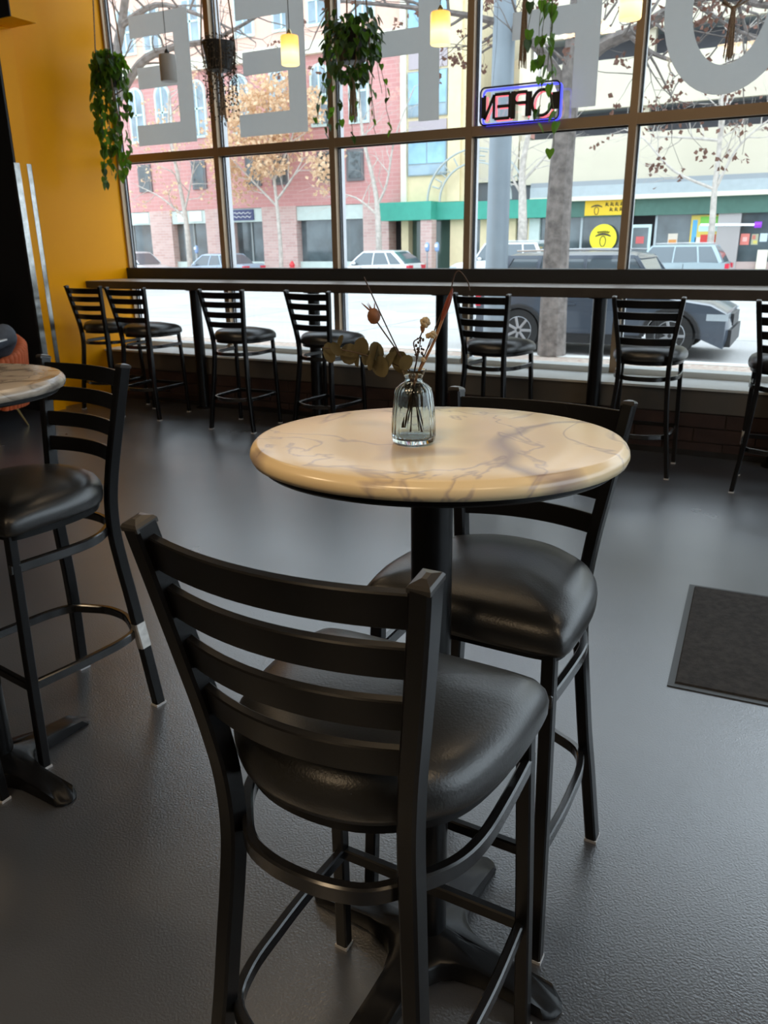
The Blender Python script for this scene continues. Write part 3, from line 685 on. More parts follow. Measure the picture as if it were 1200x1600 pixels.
# 1 pothos in the corner beside the yellow wall
P1 = (-5.640, 5.68)
hanger('macrame hanging planter beside the yellow wall holding a bright green pothos', P1[0], P1[1], 4.38, 2.705, 2.935, .105, 2.36)
vine_plant('bright green trailing pothos beside the yellow wall', P1[0], P1[1], 2.935, .105, [(-1.9, 2.35, -.15), (-1.2, 2.0, -.3), (-.7, 2.04, -.2), (-2.5, 2.40, -.1), (.2, 2.10, -.3), (-1.5, 1.96, -.3), (2.6, 2.72, 0), (.9, 2.55, .0), (-1.0, 2.2, -.1), (-.3, 2.02, -.35), (-2.1, 2.2, -.1), (-.9, 2.1, -.25), (-1.7, 2.05, -.3)], .076, 3, .85)
# 2 dark planter with thread-like dried strands
P2 = (-4.475, 5.70)
hanger('macrame planter with a dark pot and thread-like dry strands, second from the yellow wall', P2[0], P2[1], 4.38, 2.735, 2.935, .125, 2.37)
t2 = thing('string_plant', 'dry thread-like trailing plant spilling over the dark pot', 'houseplant', (P2[0], P2[1], 2.935), 0, 'trailing plants at the window')
mb = MB()
for k in range(44):
    a = random.uniform(0, 2*PI); x, y = P2[0]+.118*math.cos(a), P2[1]+.118*math.sin(a); z = 2.95; zend = random.uniform(2.35, 2.80); p = [Vector((P2[0]+.05*math.cos(a), P2[1]+.05*math.sin(a), 2.935)), Vector((x, y, 2.965))]
    while z > zend:
        z -= .05; x += random.uniform(-.010, .010); y += random.uniform(-.01, .01); p.append(Vector((x, min(y, 5.95), z)))
    mb.tube(p, .0016, 4)
    for q in p[1:]:
        for _ in range(2): mb.ball((q.x+random.uniform(-.012, .012), q.y+random.uniform(-.012, .012), q.z+random.uniform(-.02, .02)), random.uniform(.004, .008), 5, 3)
s_ = mb.build('strands', M_DRY, t2); s_['kind'] = 'stuff'
# 3 bushy pothos
P3 = (-3.225, 5.66)
hanger('macrame planter almost hidden inside the bushy dark green plant', P3[0], P3[1], 4.38, 2.66, 2.86, .125, 2.26)
t3, _ = vine_plant('bushy dark green pothos with heart-shaped leaves hanging in front of the letter F', P3[0], P3[1], 2.88, .15,
    [(-.3, 2.24, .25), (-.9, 2.34, .15), (-1.5, 2.26, -.1), (-2.1, 2.18, -.1), (-2.9, 2.30, -.5), (2.8, 2.22, -.6), (.2, 2.20, .5), (.6, 2.45, .4), (-1.2, 2.14, .1), (-2.6, 2.40, -.3), (1.6, 2.55, 0), (-.6, 2.16, .3)], .060, 2, .45)
for k in range(165):
    a = random.uniform(0, 2*PI); zz = random.uniform(-.28, .16); rr = .20*math.sqrt(max(.15, 1-(zz/.30)**2))*random.uniform(.75, 1.1)
    put_leaf(t3, (P3[0]+rr*1.05*math.cos(a), P3[1]+rr*.9*math.sin(a), 2.84+zz), a-PI/2, random.uniform(.5, 1.4), .068*random.uniform(.8, 1.2), LMD if random.random() < .75 else LM)
# 4 vine in front of the neon sign (pot above the frame)
P4 = (-1.915, 5.70)
hanger('macrame planter above the neon sign, its thin tassel and vine hanging into view', P4[0]-.02, P4[1], 4.38, 3.05, 3.25, .11, 2.50)
vine_plant('leafy green vine hanging in front of the neon sign', P4[0], P4[1], 3.25, .11, [(-.4, 2.16, -.02), (-.1, 2.45, .0), (.15, 2.42, .10), (-.8, 2.65, -.05), (-.25, 1.98, .20), (.0, 2.55, -.1), (-.6, 2.5, .1)], .072, 2, .85)
# 5 macrame at the letter O
hanger('macrame planter in front of the letter O with a thick jute tassel', -.650, 5.70, 4.38, 2.745, 2.93, .12, 2.41)
t5, _ = vine_plant('small plant above the thick jute tassel at the upper right', -.650, 5.70, 2.93, .12, [(-.5, 2.86, 0), (.8, 2.84, 0), (2.2, 2.85, 0)], .05, 1, .5)

# ------------------------------------------------------------------ entrance mat
mt = thing('entrance_mat', 'dark ribbed entrance mat with a rubber edge on the floor at the right', 'floor mat', (-.246, 2.451, 0), .053)
MB().prism([(0, 0), (1.5, 0), (1.5, .888), (0, .888)], 'z', .0, .004).build('rubber_edge', M_RUBBER, mt, local=True, smooth=False)
MB().rings([[(.022, .022, .004), (1.478, .022, .004), (1.478, .866, .004), (.022, .866, .004)], [(.026, .026, .010), (1.474, .026, .010), (1.474, .862, .010), (.026, .862, .010)]]).build('carpet', M_CARPET, mt, local=True, smooth=False)

# ------------------------------------------------------------------ armchair and seated person at the far left
AC, AR = (-5.72, 3.97), .535
ch = thing('barrel_armchair', 'rust orange channel-tufted barrel armchair with brass legs by the black wall', 'armchair', (AC[0], AC[1], 0), AR)
NS = 40
def shell(a, t_):  # a angle from back (+y), returns rim z
    return .585+.20*(.5+.5*math.cos(a))**1.2
for i in range(NS):
    a0, a1 = -2.25+4.5*i/NS, -2.25+4.5*(i+1)/NS; mb = MB(); R_ = []
    for j in range(5):
        u = j/4; a = a0+(a1-a0)*u; bul = .015*math.sin(PI*u); rz_ = shell(a, 0)
        dx, dy = math.sin(a), math.cos(a)
        R_.append([(dx*(.335+bul), dy*(.335+bul), .215), (dx*(.370+bul), dy*(.370+bul), .45), (dx*(.385+bul), dy*(.385+bul), rz_-.03), (dx*(.375), dy*(.375), rz_-.006), (dx*.345, dy*.345, rz_), (dx*.312, dy*.312, rz_-.01), (dx*(.295-bul*.5), dy*(.295-bul*.5), rz_-.04), (dx*(.285-bul*.5), dy*(.285-bul*.5), .30), (dx*.285, dy*.285, .215)])
    mb.rings(R_); mb.build('back_channel', M_ORANGE, ch, local=True, ang=1.0)
MB().lathe([(.28, .215), (.300, .23), (.305, .36), (.30, .41), (.27, .435), (.10, .445), (.001, .445)], 32, (0, -.01, 0)).build('seat_cushion', M_ORANGE, ch, local=True, ang=1.0)
for a in (-2.5, 2.5, -.75, .75):
    dx, dy = math.sin(a), math.cos(a)
    MB().tube([(dx*.24, dy*.24, .23), (dx*.345, dy*.345, .004)], [.013, .007], 10).build('leg', M_BRASS, ch, local=True)

# person: seated, leg crossed, one continuous skinned body
pr = thing('person', 'seated person in grey-blue jeans, only a crossed knee showing at the left edge', 'person', (AC[0], AC[1], 0), AR)
def skin(name, verts, edges, radii, m, parent, sub=2, root=0):
    me = bpy.data.meshes.new(name); me.from_pydata(verts, edges, []); me.update()
    o = bpy.data.objects.new(name, me); C.objects.link(o); o.parent = parent
    md = o.modifiers.new('skin', 'SKIN'); md.use_smooth_shade = True
    sv = me.skin_vertices[0].data
    for i, r in enumerate(radii):
        sv[i].radius = (r, r) if not isinstance(r, tuple) else r; sv[i].use_root = (i == root)
    s2 = o.modifiers.new('sub', 'SUBSURF'); s2.levels = sub; s2.render_levels = sub
    dg = bpy.context.evaluated_depsgraph_get(); me2 = bpy.data.meshes.new_from_object(o.evaluated_get(dg))
    o.modifiers.clear(); o.data = me2; me2.materials.clear(); me2.materials.append(m); me2.name = name
    me2.polygons.foreach_set('use_smooth', [True]*len(me2.polygons)); return o
bv = [(-.02, .10, .56), (-.07, .13, .72), (-.11, .17, .90), (-.13, .19, 1.04), (-.13, .18, 1.13), (-.13, .16, 1.22), (-.13, .14, 1.30),
      (.045, .18, 1.02), (.09, .02, .80), (.11, -.20, .74), (.12, -.25, .735), (-.30, .18, 1.02), (-.28, .02, .80), (-.10, -.16, .70), (-.05, -.22, .70)]
be = [(0, 1), (1, 2), (2, 3), (3, 4), (4, 5), (5, 6), (3, 7), (7, 8), (8, 9), (9, 10), (3, 11), (11, 12), (12, 13), (13, 14)]
br_ = [(.15, .12), (.14, .11), (.16, .12), (.13, .10), .05, .075, .085, .065, .046, .034, .03, .065, .046, .034, .03]
skin('upper_body', bv, be, br_, M_SHIRT, pr)
lv = [(0, .10, .53), (.10, .04, .54), (.26, -.12, .68), (.395, -.235, .815), (.22, -.38, .71), (-.04, -.46, .60), (-.10, .04, .53), (-.15, -.20, .53), (-.16, -.44, .50), (-.16, -.46, .27), (-.16, -.44, .10)]
le = [(0, 1), (1, 2), (2, 3), (3, 4), (4, 5), (0, 6), (6, 7), (7, 8), (8, 9), (9, 10)]
skin('jeans', lv, le, [.13, .10, .095, .095, .070, .052, .10, .085, .07, .06, .052], M_DENIM, pr)
mb = MB(); mb.ball((-.13, .135, 1.325), .098, 18, 12, 1.22); hd = mb.build('head', M_SKIN, pr, local=True)
mb = MB(); mb.tube([(-.13, .042, 1.335), (-.13, .025, 1.305), (-.13, .040, 1.298)], [.010, .016, .010], 8); mb.build('nose', M_SKIN, hd, local=True)
for s in (-1, 1):
    MB().ball((-.13+s*.034, .048, 1.342), .012, 8, 6).build('eye', M_WHITE, hd, local=True)
    MB().ball((-.13+s*.098, .14, 1.322), .022, 8, 6, 1.4).build('ear', M_SKIN, hd, local=True)
MB().box(-.152, -.108, .038, .046, 1.268, 1.274).build('mouth', mat('lips', (.35, .14, .12), .5), hd, local=True)
MB().lathe([(.10, 1.36), (.108, 1.38), (.104, 1.42), (.08, 1.455), (.03, 1.475), (.001, 1.478)], 18, (-.13, .152, 0)).build('hair', M_HAIR, pr, local=True)
MB().ball((-.13, .205, 1.345), .085, 14, 8, 1.2).build('hair_back', M_HAIR, pr, local=True)
def hand(cx, cy, cz, s):
    v = [(cx, cy, cz), (cx-s*.01, cy-.05, cz-.006), (cx-s*.02, cy-.09, cz-.008)]; e = [(0, 1), (1, 2)]; r = [(.026, .018), (.034, .016), (.032, .014)]
    for k in range(4):
        b0 = len(v); ox = (k-1.5)*.018
        v += [(cx-s*.02+ox, cy-.115, cz-.010), (cx-s*.02+ox, cy-.140+.004*abs(k-1), cz-.022), (cx-s*.02+ox, cy-.150+.004*abs(k-1), cz-.042)]
        e += [(2, b0), (b0, b0+1), (b0+1, b0+2)]; r += [.009, .008, .007]
    b0 = len(v); v += [(cx-s*.040, cy-.055, cz+.004), (cx-s*.052, cy-.085, cz+.004)]; e += [(1, b0), (b0, b0+1)]; r += [.010, .008]
    return v, e, r
for s, (x, y, z) in ((1, (.12, -.25, .735)), (-1, (-.05, -.22, .70))):
    v, e, r = hand(x, y, z, s); skin('hand', v, e, r, M_SKIN, pr, 1)
for x, y, z, dx, dy, dz in ((-.09, -.48, .565, -.17, -.06, -.03), (-.16, -.44, .055, 0, -.19, -.005)):
    mb = MB(); p0 = Vector((x, y, z)); d = Vector((dx, dy, dz)); mb.tube([p0-d*.35, p0, p0+d*.5, p0+d*1.0, p0+d*1.12], [.030, .046, .046, .040, .015], 10); mb.build('shoe', M_SHOE, pr, local=True)
# white tablet held on the lap
tb = thing('tablet', 'thin white tablet held on the lap of the seated person', 'tablet', (AC[0], AC[1], .735), AR)
MB().prism([(.13, -.50), (.425, -.50), (.425, -.345), (.13, -.345)], 'z', .032, .041).build('tablet_body', M_WHITE, tb, local=True, smooth=False)
MB().prism([(.14, -.49), (.415, -.49), (.415, -.355), (.14, -.355)], 'z', .041, .042).build('tablet_screen', mat('tablet_glass', (.4, .42, .45), .15), tb, local=True, smooth=False)

# ================================================================== the street outside
GZ, WZ = -.40, -.25
# near sidewalk slabs
struct(MB().box(-110, 90, -40, 80, -.95, -.72).build('ground', M_CONC2, smooth=False))
sw = struct(MB().box(-60, 20, 6.3, 10.4, WZ-.3, WZ-.012).build('sidewalk', M_JOINT, smooth=False))
for i in range(16):
    for j in range(2):
        part('slab', M_WALK, sw, -16+i*1.5+.008, -16+(i+1)*1.5-.008, 6.3+j*2.05+.008, 6.3+(j+1)*2.05-.008, WZ-.05, WZ)
part('slab_remainder', M_WALK, sw, -60, -16.01, 6.3, 10.39, WZ-.05, WZ); part('slab_remainder', M_WALK, sw, 8.01, 20, 6.3, 10.39, WZ-.05, WZ)
tag(MB().box(-60, 20, 10.4, 11.85, WZ-.3, WZ-.01).build('leaf_litter_strip', M_LITTER, smooth=False), 'strip of brown leaf litter and gravel along the kerb', 'planting strip')
bpy.data.objects['leaf_litter_strip']['kind'] = 'stuff'
kb = struct(MB().box(-60, 20, 11.85, 12.10, WZ-.3, WZ).build('kerb_near', M_CURB, smooth=False))
# concrete road in slabs
rd = struct(MB().box(-70, 25, 12.10, 34.9, GZ-.3, GZ-.015).build('road', M_JOINT, smooth=False))
ys = [12.10, 12.75, 16.3, 20.0, 23.6, 27.3, 31.0, 34.9]
for i in range(10):
    for j in range(7):
        if j == 0 and i % 1: continue
        part('road_slab', M_CONC if (i*3+j*5) % 4 else M_CONC2, rd, -27+i*4.6+.02, -27+(i+1)*4.6-.02, ys[j]+.02, ys[j+1]-.02, GZ-.05, GZ)
part('road_slab_remainder', M_CONC, rd, -70, -27.02, 12.1, 34.9, GZ-.05, GZ); part('road_slab_remainder', M_CONC, rd, 19.02, 25, 12.1, 34.9, GZ-.05, GZ)
for y in (20.0, 27.3):
    for i in range(9): part('lane_dash', mat('road_paint', (.75, .74, .68), .8), rd, -26+i*4.6, -24+i*4.6, y-.07, y+.07, GZ-.01, GZ+.004)
struct(MB().box(-80, 25, 34.9, 48, WZ-.3, WZ).build('sidewalk_far', M_WALK, smooth=False))

# ------------------------------------------------------------------ buildings across the street
M_ROSE = brick_mat('rose_brick', (.60, .285, .275), (.64, .32, .305), (.64, .40, .37), .6, .2)
M_PIER = brick_mat('mottled_brick', (.56, .36, .33), (.66, .47, .43), (.64, .54, .50), .45, .15)
M_SALM = mat('salmon_stucco', (.80, .52, .42), .8, var=.04)
M_CREAMT = mat('cream_trim', (.80, .76, .62), .7)
M_TEAL = mat('pale_teal_frame', (.62, .80, .78), .5)
M_PANEW = mat('facade_glass', (.25, .34, .40), .12, var=.35, vscale=.8, spec=.8)
M_PANED = mat('dark_shop_glass', (.085, .11, .12), .10, var=.5, vscale=.7, spec=.8)
M_PANEB = mat('blue_glass', (.25, .46, .60), .12, var=.3, vscale=.8, spec=.8)
M_SIGNP = mat('pale_sign_panel', (.60, .70, .66), .6, var=.05)
M_SIGNW = mat('white_sign_board', (.80, .82, .80), .5)
M_TOWER = mat('yellow_cream_stucco', (.78, .66, .42), .8, var=.04)
M_GAR = mat('cream_precast', (.66, .60, .47), .8, var=.04, vscale=.5)
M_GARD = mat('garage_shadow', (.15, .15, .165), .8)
M_GREEN = mat('green_awning', (.055, .36, .27), .6, var=.05)
M_GREEND = mat('dark_green_fascia', (.075, .17, .135), .6, var=.08)
M_CANO = mat('blue_grey_canopy', (.44, .50, .52), .6, var=.05)
M_MAUVE = mat('mauve_panel', (.46, .40, .42), .7)
def win(parent, xc, z0, z1, w, y, arch=False, frame=M_TEAL, pane=M_PANEW, muntin=True):
    fm = MB(); K = 8
    if arch:
        pts = [(xc-w/2, z0), (xc+w/2, z0), (xc+w/2, z1-w/2)]+[(xc+w/2*math.cos(PI*i/K), z1-w/2+w/2*math.sin(PI*i/K)) for i in range(1, K+1)]
    else: pts = [(xc-w/2, z0), (xc+w/2, z0), (xc+w/2, z1), (xc-w/2, z1)]
    fm.prism(pts, 'y', y-.10, y+.02); f = fm.build('window', frame, parent, smooth=False)
    b = .13; pm = MB()
    def shrink(p): return [(xc+(u-xc)*(1-2*b/w), z0+b+(v_-z0)*(1-2*b/(z1-z0))) for u, v_ in p]
    pm.prism(shrink(pts), 'y', y-.115, y-.10); pm.build('pane', pane, f, smooth=False)
    if muntin:
        MB().box(xc-.05, xc+.05, y-.15, y-.115, z0+b, z1-b).build('muntin', frame, f, smooth=False)
        MB().box(xc-w/2+b, xc+w/2-b, y-.15, y-.115, (z0+z1)/2-.05, (z0+z1)/2+.05).build('muntin', frame, f, smooth=False)
    return f
FY = 38.0
rb = thing('rose_brick_building', 'rose brick shop building with salmon upper floors across the street', 'building', (-34, FY+4, WZ))
part('brick_wall', M_ROSE, rb, -56, -18.85, FY, FY+9, 3.35, 10.45)
part('salmon_wall', M_SALM, rb, -56, -18.9, FY+.1, FY+9, 10.45, 15.2)
part('cornice', M_CREAMT, rb, -56, -18.7, FY-.35, FY+.1, 10.40, 10.72); part('cornice', M_CREAMT, rb, -56, -18.75, FY-.2, FY+.1, 10.72, 11.0)
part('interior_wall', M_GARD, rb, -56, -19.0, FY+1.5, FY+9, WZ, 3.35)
for x in (-39.3, -36.3, -34.45, -31.6, -28.1, -25.7, -23.6, -21.0): win(rb, x, 11.65, 13.9, 1.25, FY+.1)
for x in (-39.0, -36.0, -34.0, -31.5, -28.6, -26.2, -23.55, -21.3): win(rb, x, 7.1, 10.0, 1.15, FY, arch=True)
for x in (-38.5, -35.9, -31.8, -28.0, -26.25, -23.35, -21.6): win(rb, x, 4.45, 5.95, 1.0, FY, frame=mat('dark_window_frame', (.16, .16, .17), .5), pane=M_PANED, muntin=False)
for a, b in ((-35.85, -34.2), (-31.6, -29.75), (-27.6, -25.35), (-21.2, -19.7), (-41.5, -39.6)): part('brick_pier', M_PIER, rb, a, b, FY-.05, FY+.8, WZ, 3.36)
for a, b in ((-39.6, -35.85), (-34.2, -31.6), (-29.75, -27.6), (-25.35, -21.2)):
    part('sign_panel', M_SIGNP, rb, a, b, FY+.05, FY+.4, 2.63, 3.33)
    g_ = part('shop_window', M_PANED, rb, a, b, FY+.45, FY+.5, .50, 2.63)
    part('mullion', mat('shop_frame', (.30, .33, .33), .5), g_, (a+b)/2-.05, (a+b)/2+.05, FY+.38, FY+.45, .5, 2.63)
    part('stall_riser', M_SIGNP, rb, a, b, FY+.2, FY+.5, WZ, .50)
part('sign_board', M_SIGNW, rb, -37.2, -36.0, FY-.02, FY+.05, 2.72, 3.25); part('sign_board', M_SIGNW, rb, -33.7, -33.0, FY-.02, FY+.05, 2.72, 3.28); part('sign_board', M_SIGNW, rb, -32.8, -31.9, FY-.02, FY+.05, 2.74, 3.28)
nb_ = part('sign_board', mat('navy_sign', (.06, .07, .17), .5), rb, -29.7, -28.2, FY-.02, FY+.05, 2.72, 3.28)
mb = MB()
for r_ in range(2):
    p = [Vector((-29.55+.1*i, FY-.03, 3.10-.20*r_+.05*math.sin(i*2.1+r_))) for i in range(13)]; mb.tube(p, .022, 4)
mb.build('script_lettering', M_SIGNW, nb_)

tw = thing('cream_tower', 'yellow cream corner tower with stacked blue windows next to the brick building', 'building', (-17.1, FY+3, WZ))
part('tower_wall', M_TOWER, tw, -18.85, -15.3, FY-.2, FY+8, 3.28, 14.6)
part('tower_pilaster', M_CREAMT, tw, -18.85, -18.55, FY-.35, FY-.2, 3.28, 14.6); part('tower_pilaster', M_TOWER, tw, -16.35, -15.7, FY-.35, FY-.2, 3.28, 14.6)
for z0, z1 in ((4.5, 6.1), (7.1, 9.05), (10.0, 12.0)):
    f = part('window', mat('steel_frame', (.30, .36, .38), .5), tw, -18.48, -16.42, FY-.30, FY-.2, z0, z1)
    for q in (0, 1): part('pane', M_PANEB, f, -18.42+q*1.0, -18.42+q*1.0+.94, FY-.32, FY-.30, z0+.55, z1-.06)
    part('pane', M_PANEW, f, -18.42, -16.48, FY-.32, FY-.30, z0+.05, z0+.48)
for z0, z1 in ((6.2, 6.95), (9.15, 9.9), (12.1, 12.9)): part('spandrel_panel', M_MAUVE, tw, -18.45, -16.45, FY-.26, FY-.2, z0, z1)
part('entry_glass', mat('green_glass', (.07, .12, .10), .12, spec=.8), tw, -18.6, -16.4, FY+.5, FY+.6, WZ, 2.5)
part('entry_back', M_GARD, tw, -19.6, -15.3, FY+1.2, FY+1.3, WZ, 3.28)
part('entry_post', M_TOWER, tw, -19.0, -18.6, FY, FY+.6, WZ, 2.5); part('entry_post', M_TOWER, tw, -16.3, -15.3, FY, FY+.6, WZ, 2.5)
part('door_mullion', M_GARD, tw, -17.9, -17.8, FY+.42, FY+.5, WZ, 2.5)
part('brick_column', M_PIER, tw, -17.45, -16.85, FY-1.0, FY-.45, WZ, 2.46)
part('awning', M_GREEN, tw, -19.7, -16.85, FY-1.1, FY, 2.46, 3.30)
part('awning', M_GREEN, tw, -16.85, -15.3, FY-.45, FY, 2.46, 3.26)

ar = thing('arch_sign', 'pale arched sign with open lettering standing on the green awning', 'sign', (-14.9, FY-.7, 3.2))
AX, AZ, AYY = -14.75, 3.26, FY-.75
M_ARCH = mat('arch_steel', (.44, .48, .47), .6)
for R_ in (2.45, 1.80):
    MB().sweep([(AX-R_*math.cos(PI*i/28), AYY, AZ+R_*.92*math.sin(PI*i/28)) for i in range(29)], (0, 1, 0), .12, .07, .01).build('arch_band', M_ARCH, ar)
mb = MB()
def arch_letter(mb, a, strokes_):
    for pl in strokes_:
        pts = []
        for u, w in pl:
            aa = a+u*.085; rr = 1.90+w*.42
            pts.append(Vector((AX-rr*math.cos(aa), AYY, AZ+rr*.92*math.sin(aa))))
        mb.tube(pts, .035, 4)
U = [[(-1, 1), (-1, .1), (0, 0), (1, .1), (1, 1)]]; N_ = [[(-1, 0), (-1, 1), (1, 0), (1, 1)]]; I_ = [[(0, 0), (0, 1)]]
V_ = [[(-1, 1), (0, 0), (1, 1)]]; E_ = [[(1, 1), (-1, 1), (-1, 0), (1, 0)], [(-1, .5), (.6, .5)]]
for k, L_ in enumerate((U, N_, I_, V_, E_, N_, U, E_)):
    mm = MB(); arch_letter(mm, .42+k*.33, L_); mm.build('arch_letter', M_ARCH, ar)

gr = thing('parking_garage', 'cream precast parking garage with dark open decks above the shops', 'building', (-4, FY+5, WZ))
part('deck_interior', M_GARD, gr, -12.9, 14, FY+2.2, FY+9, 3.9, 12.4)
for z0, z1 in ((3.90, 5.80), (6.85, 8.75), (9.75, 12.4)):
    for i in range(5): part('precast_panel', M_GAR, gr, -13.0+i*5.4+.02, -13.0+(i+1)*5.4-.02, FY+.3, FY+.6, z0, z1)
    part('deck_slab', M_CANO, gr, -12.9, 14, FY+.6, FY+9, z0+.1, z0+.5)
for i in range(6): part('column', M_GAR, gr, -13.0+i*5.4-.25, -13.0+i*5.4+.25, FY+.65, FY+1.1, 3.9, 12.4)
part('low_wing', M_GAR, gr, -15.3, -13.05, FY+.3, FY+6, 4.1, 6.1)
part('low_wing_shadow', M_GARD, gr, -15.3, -12.3, FY+.5, FY+6, WZ, 4.1)
part('awning', M_GREEN, gr, -15.25, -11.3, FY-.35, FY+.4, 2.44, 3.24)
part('shop_glass', M_PANED, gr, -15.2, -11.4, FY+.42, FY+.48, WZ, 2.44)
for x in (-14.6, -13.2, -12.2): part('shop_pier', M_TOWER, gr, x-.2, x+.2, FY+.2, FY+.42, WZ, 2.44)
fp = thing('far_pink_building', 'pink building showing beyond the low cream wing', 'building', (-19, 56, WZ))
part('wall', mat('pink_far_wall', (.70, .42, .38), .8), fp, -24, -15.5, 52, 60, WZ, 11.5); part('parapet', M_CREAMT, fp, -24, -15.5, 51.8, 52, 11.2, 11.8)

cn = thing('shop_canopy', 'long blue-grey metal canopy over the shops at the right', 'canopy', (-3, FY, 3.0))
part('fascia', M_CANO, cn, -12.2, 14, FY-.3, FY+.3, 3.28, 3.72); part('top_cap', mat('canopy_cap', (.33, .36, .38), .6), cn, -12.2, 14, FY-.25, FY+.3, 3.72, 3.92); part('lip', M_CREAMT, cn, -12.2, 14, FY-.34, FY+.3, 3.10, 3.28)
sf = thing('shop_facade', 'row of dark shop windows under the green fascia and grey canopy', 'shop facade', (-3, FY+.5, WZ))
part('fascia', M_GREEND, sf, -12.0, 14, FY+.02, FY+.3, 2.42, 3.10)
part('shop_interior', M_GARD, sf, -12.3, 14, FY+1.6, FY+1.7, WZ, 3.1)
for a, b in ((-11.8, -9.9), (-9.8, -7.75), (-6.6, -4.0), (-3.1, 0), (.3, 4), (4.3, 9)): part('shop_pane', M_PANED, sf, a, b, FY+.30, FY+.36, .45, 2.42)
for a, b in ((-4.0, -3.1), (0, .3), (4.0, 4.3)): part('pier', mat('grey_stone_pier', (.42, .39, .38), .8), sf, a, b, FY+.1, FY+.4, WZ, 2.42)
part('pier', M_SIGNP, sf, -12.3, -11.8, FY+.1, FY+.4, WZ, 2.42)
for x in (-9.9, -6.6): part('frame_post', M_CANO, sf, x, x+.1, FY+.25, FY+.32, WZ, 2.42)
part('stall_riser', mat('pink_riser', (.52, .40, .37), .8), sf, -3.1, 14, FY+.15, FY+.36, WZ, .47); part('stall_riser', mat('pink_riser', (.5, .4, .4)), sf, -11.8, -7.75, FY+.2, FY+.36, WZ, .45); part('stall_riser', mat('pink_riser', (.5, .4, .4)), sf, -6.6, -4.0, FY+.2, FY+.36, WZ, .45)
dr = part('door', M_TEAL, sf, -7.62, -6.72, FY+.18, FY+.28, WZ, 2.05)
part('door_pane', M_PANED, dr, -7.50, -6.84, FY+.16, FY+.18, .85, 1.92); part('door_pane', M_PANED, dr, -7.50, -6.84, FY+.16, FY+.18, -.1, .72)
part('notice', mat('red_notice', (.6, .12, .12), .6), dr, -7.35, -7.0, FY+.15, FY+.16, 1.25, 1.55)
# yellow banner and round sign with the horned-head emblem
M_YS = mat('yellow_sign', (.85, .56, .02), .5); M_YS2 = mat('bright_yellow_sign', (.92, .80, .03), .5); M_INK = mat('sign_ink', (.06, .05, .03), .6)
def emblem(parent, xc, zc, s, y, script=False):
    mb = MB()
    arc = [(xc-s*.95+1.9*s*i/12, zc+.18*s+.30*s*math.sin(PI*i/12)) for i in range(13)]
    low = [(x, z-(.16*s+.10*s*math.sin(PI*i/12))) for i, (x, z) in enumerate(arc)]
    mb.prism(arc+low[::-1], 'y', y-.02, y)
    mb.build('emblem_brow', M_INK, parent, smooth=False)
    mb = MB(); mb.tube([Vector((xc+.36*s*math.cos(a), y-.01, zc-.45*s+.55*s*math.sin(a)*(1 if math.sin(a) > 0 else 1.25))) for a in [2*PI*i/16 for i in range(17)]], .05*s, 4); mb.build('emblem_outline', M_INK, parent)
    if script:
        mb = MB(); mb.tube([Vector((xc-.75*s+1.5*s*i/18, y-.01, zc+.62*s+.16*s*math.sin(i*2.2)-.10*s*((i-9)/9)**2)) for i in range(19)], .055*s, 4); mb.build('script_lettering', M_INK, parent)
yb_ = thing('yellow_banner', 'yellow shop banner with a dark horned emblem on the green fascia', 'sign', (-8.6, FY, 2.47))
part('banner_panel', M_YS, yb_, -9.68, -7.50, FY-.04, FY+.02, 2.47, 3.13)
emblem(yb_, -9.15, 2.80, .26, FY-.04)
mb = MB()
for r_, (x0, n_) in enumerate(((-8.75, 15), (-8.55, 9))):
    for i in range(n_//3):
        xx = x0+i*.22; z = 2.93-.22*r_
        mb.tube([Vector((xx, FY-.05, z-.07)), Vector((xx+.02, FY-.05, z+.07)), Vector((xx+.10, FY-.05, z+.02)), Vector((xx+.04, FY-.05, z-.02)), Vector((xx+.13, FY-.05, z-.07))], .022, 4)
mb.build('lettering', M_INK, yb_)
ys_ = thing('round_yellow_sign', 'round bright yellow sign with a horned emblem in the shop window', 'sign', (-8.78, FY, .9))
MB().prism([(-8.78+.60*math.cos(2*PI*i/40), 1.50+.60*math.sin(2*PI*i/40)) for i in range(40)], 'y', FY+.0, FY+.06).build('disc', M_YS2, ys_, smooth=False)
emblem(ys_, -8.78, 1.55, .36, FY, True)
# posters in the right-hand shop windows
def poster(label, x0, x1, z0, z1, base, bits):
    t = thing('poster', label, 'poster', ((x0+x1)/2, FY+.28, z0), 0, 'posters in the shop windows')
    part('sheet', mat('poster_%02x%02x%02x' % tuple(int(c*255) for c in base), base, .6), t, x0, x1, FY+.28, FY+.30, z0, z1)
    for i, (a, b, c, d, col) in enumerate(bits):
        part('print_block', mat('ink_%02x%02x%02x' % tuple(int(q*255) for q in col), col, .6), t, x0+(x1-x0)*a, x0+(x1-x0)*b, FY+.275, FY+.28, z0+(z1-z0)*c, z0+(z1-z0)*d)
poster('large colourful poster in yellow, green, red and blue behind a street tree', -5.10, -3.62, 1.10, 2.38, (.70, .55, .12), ((.05, .18, .1, .85, (.12, .42, .70)), (.82, .97, .1, .85, (.12, .42, .70)), (.25, .75, .72, .95, (.20, .55, .08)), (.22, .80, .48, .68, (.55, .75, .70)), (.30, .72, .05, .38, (.65, .06, .05)), (.15, .30, .02, .30, (.75, .7, .6))))
poster('small orange and white poster left of the colourful poster', -6.0, -5.6, 1.15, 1.65, (.70, .62, .52), ((.1, .9, .1, .5, (.70, .30, .08)),))
poster('small red poster right of the grey stone pier', -3.05, -2.70, 1.15, 1.60, (.75, .22, .18), ((.25, .75, .3, .7, (.85, .5, .45)),))
poster('small mixed-colour poster beside the red poster', -2.62, -2.36, 1.15, 1.58, (.45, .45, .30), ((.1, .6, .5, .9, (.6, .2, .15)), (.3, .9, .1, .4, (.7, .6, .15))))
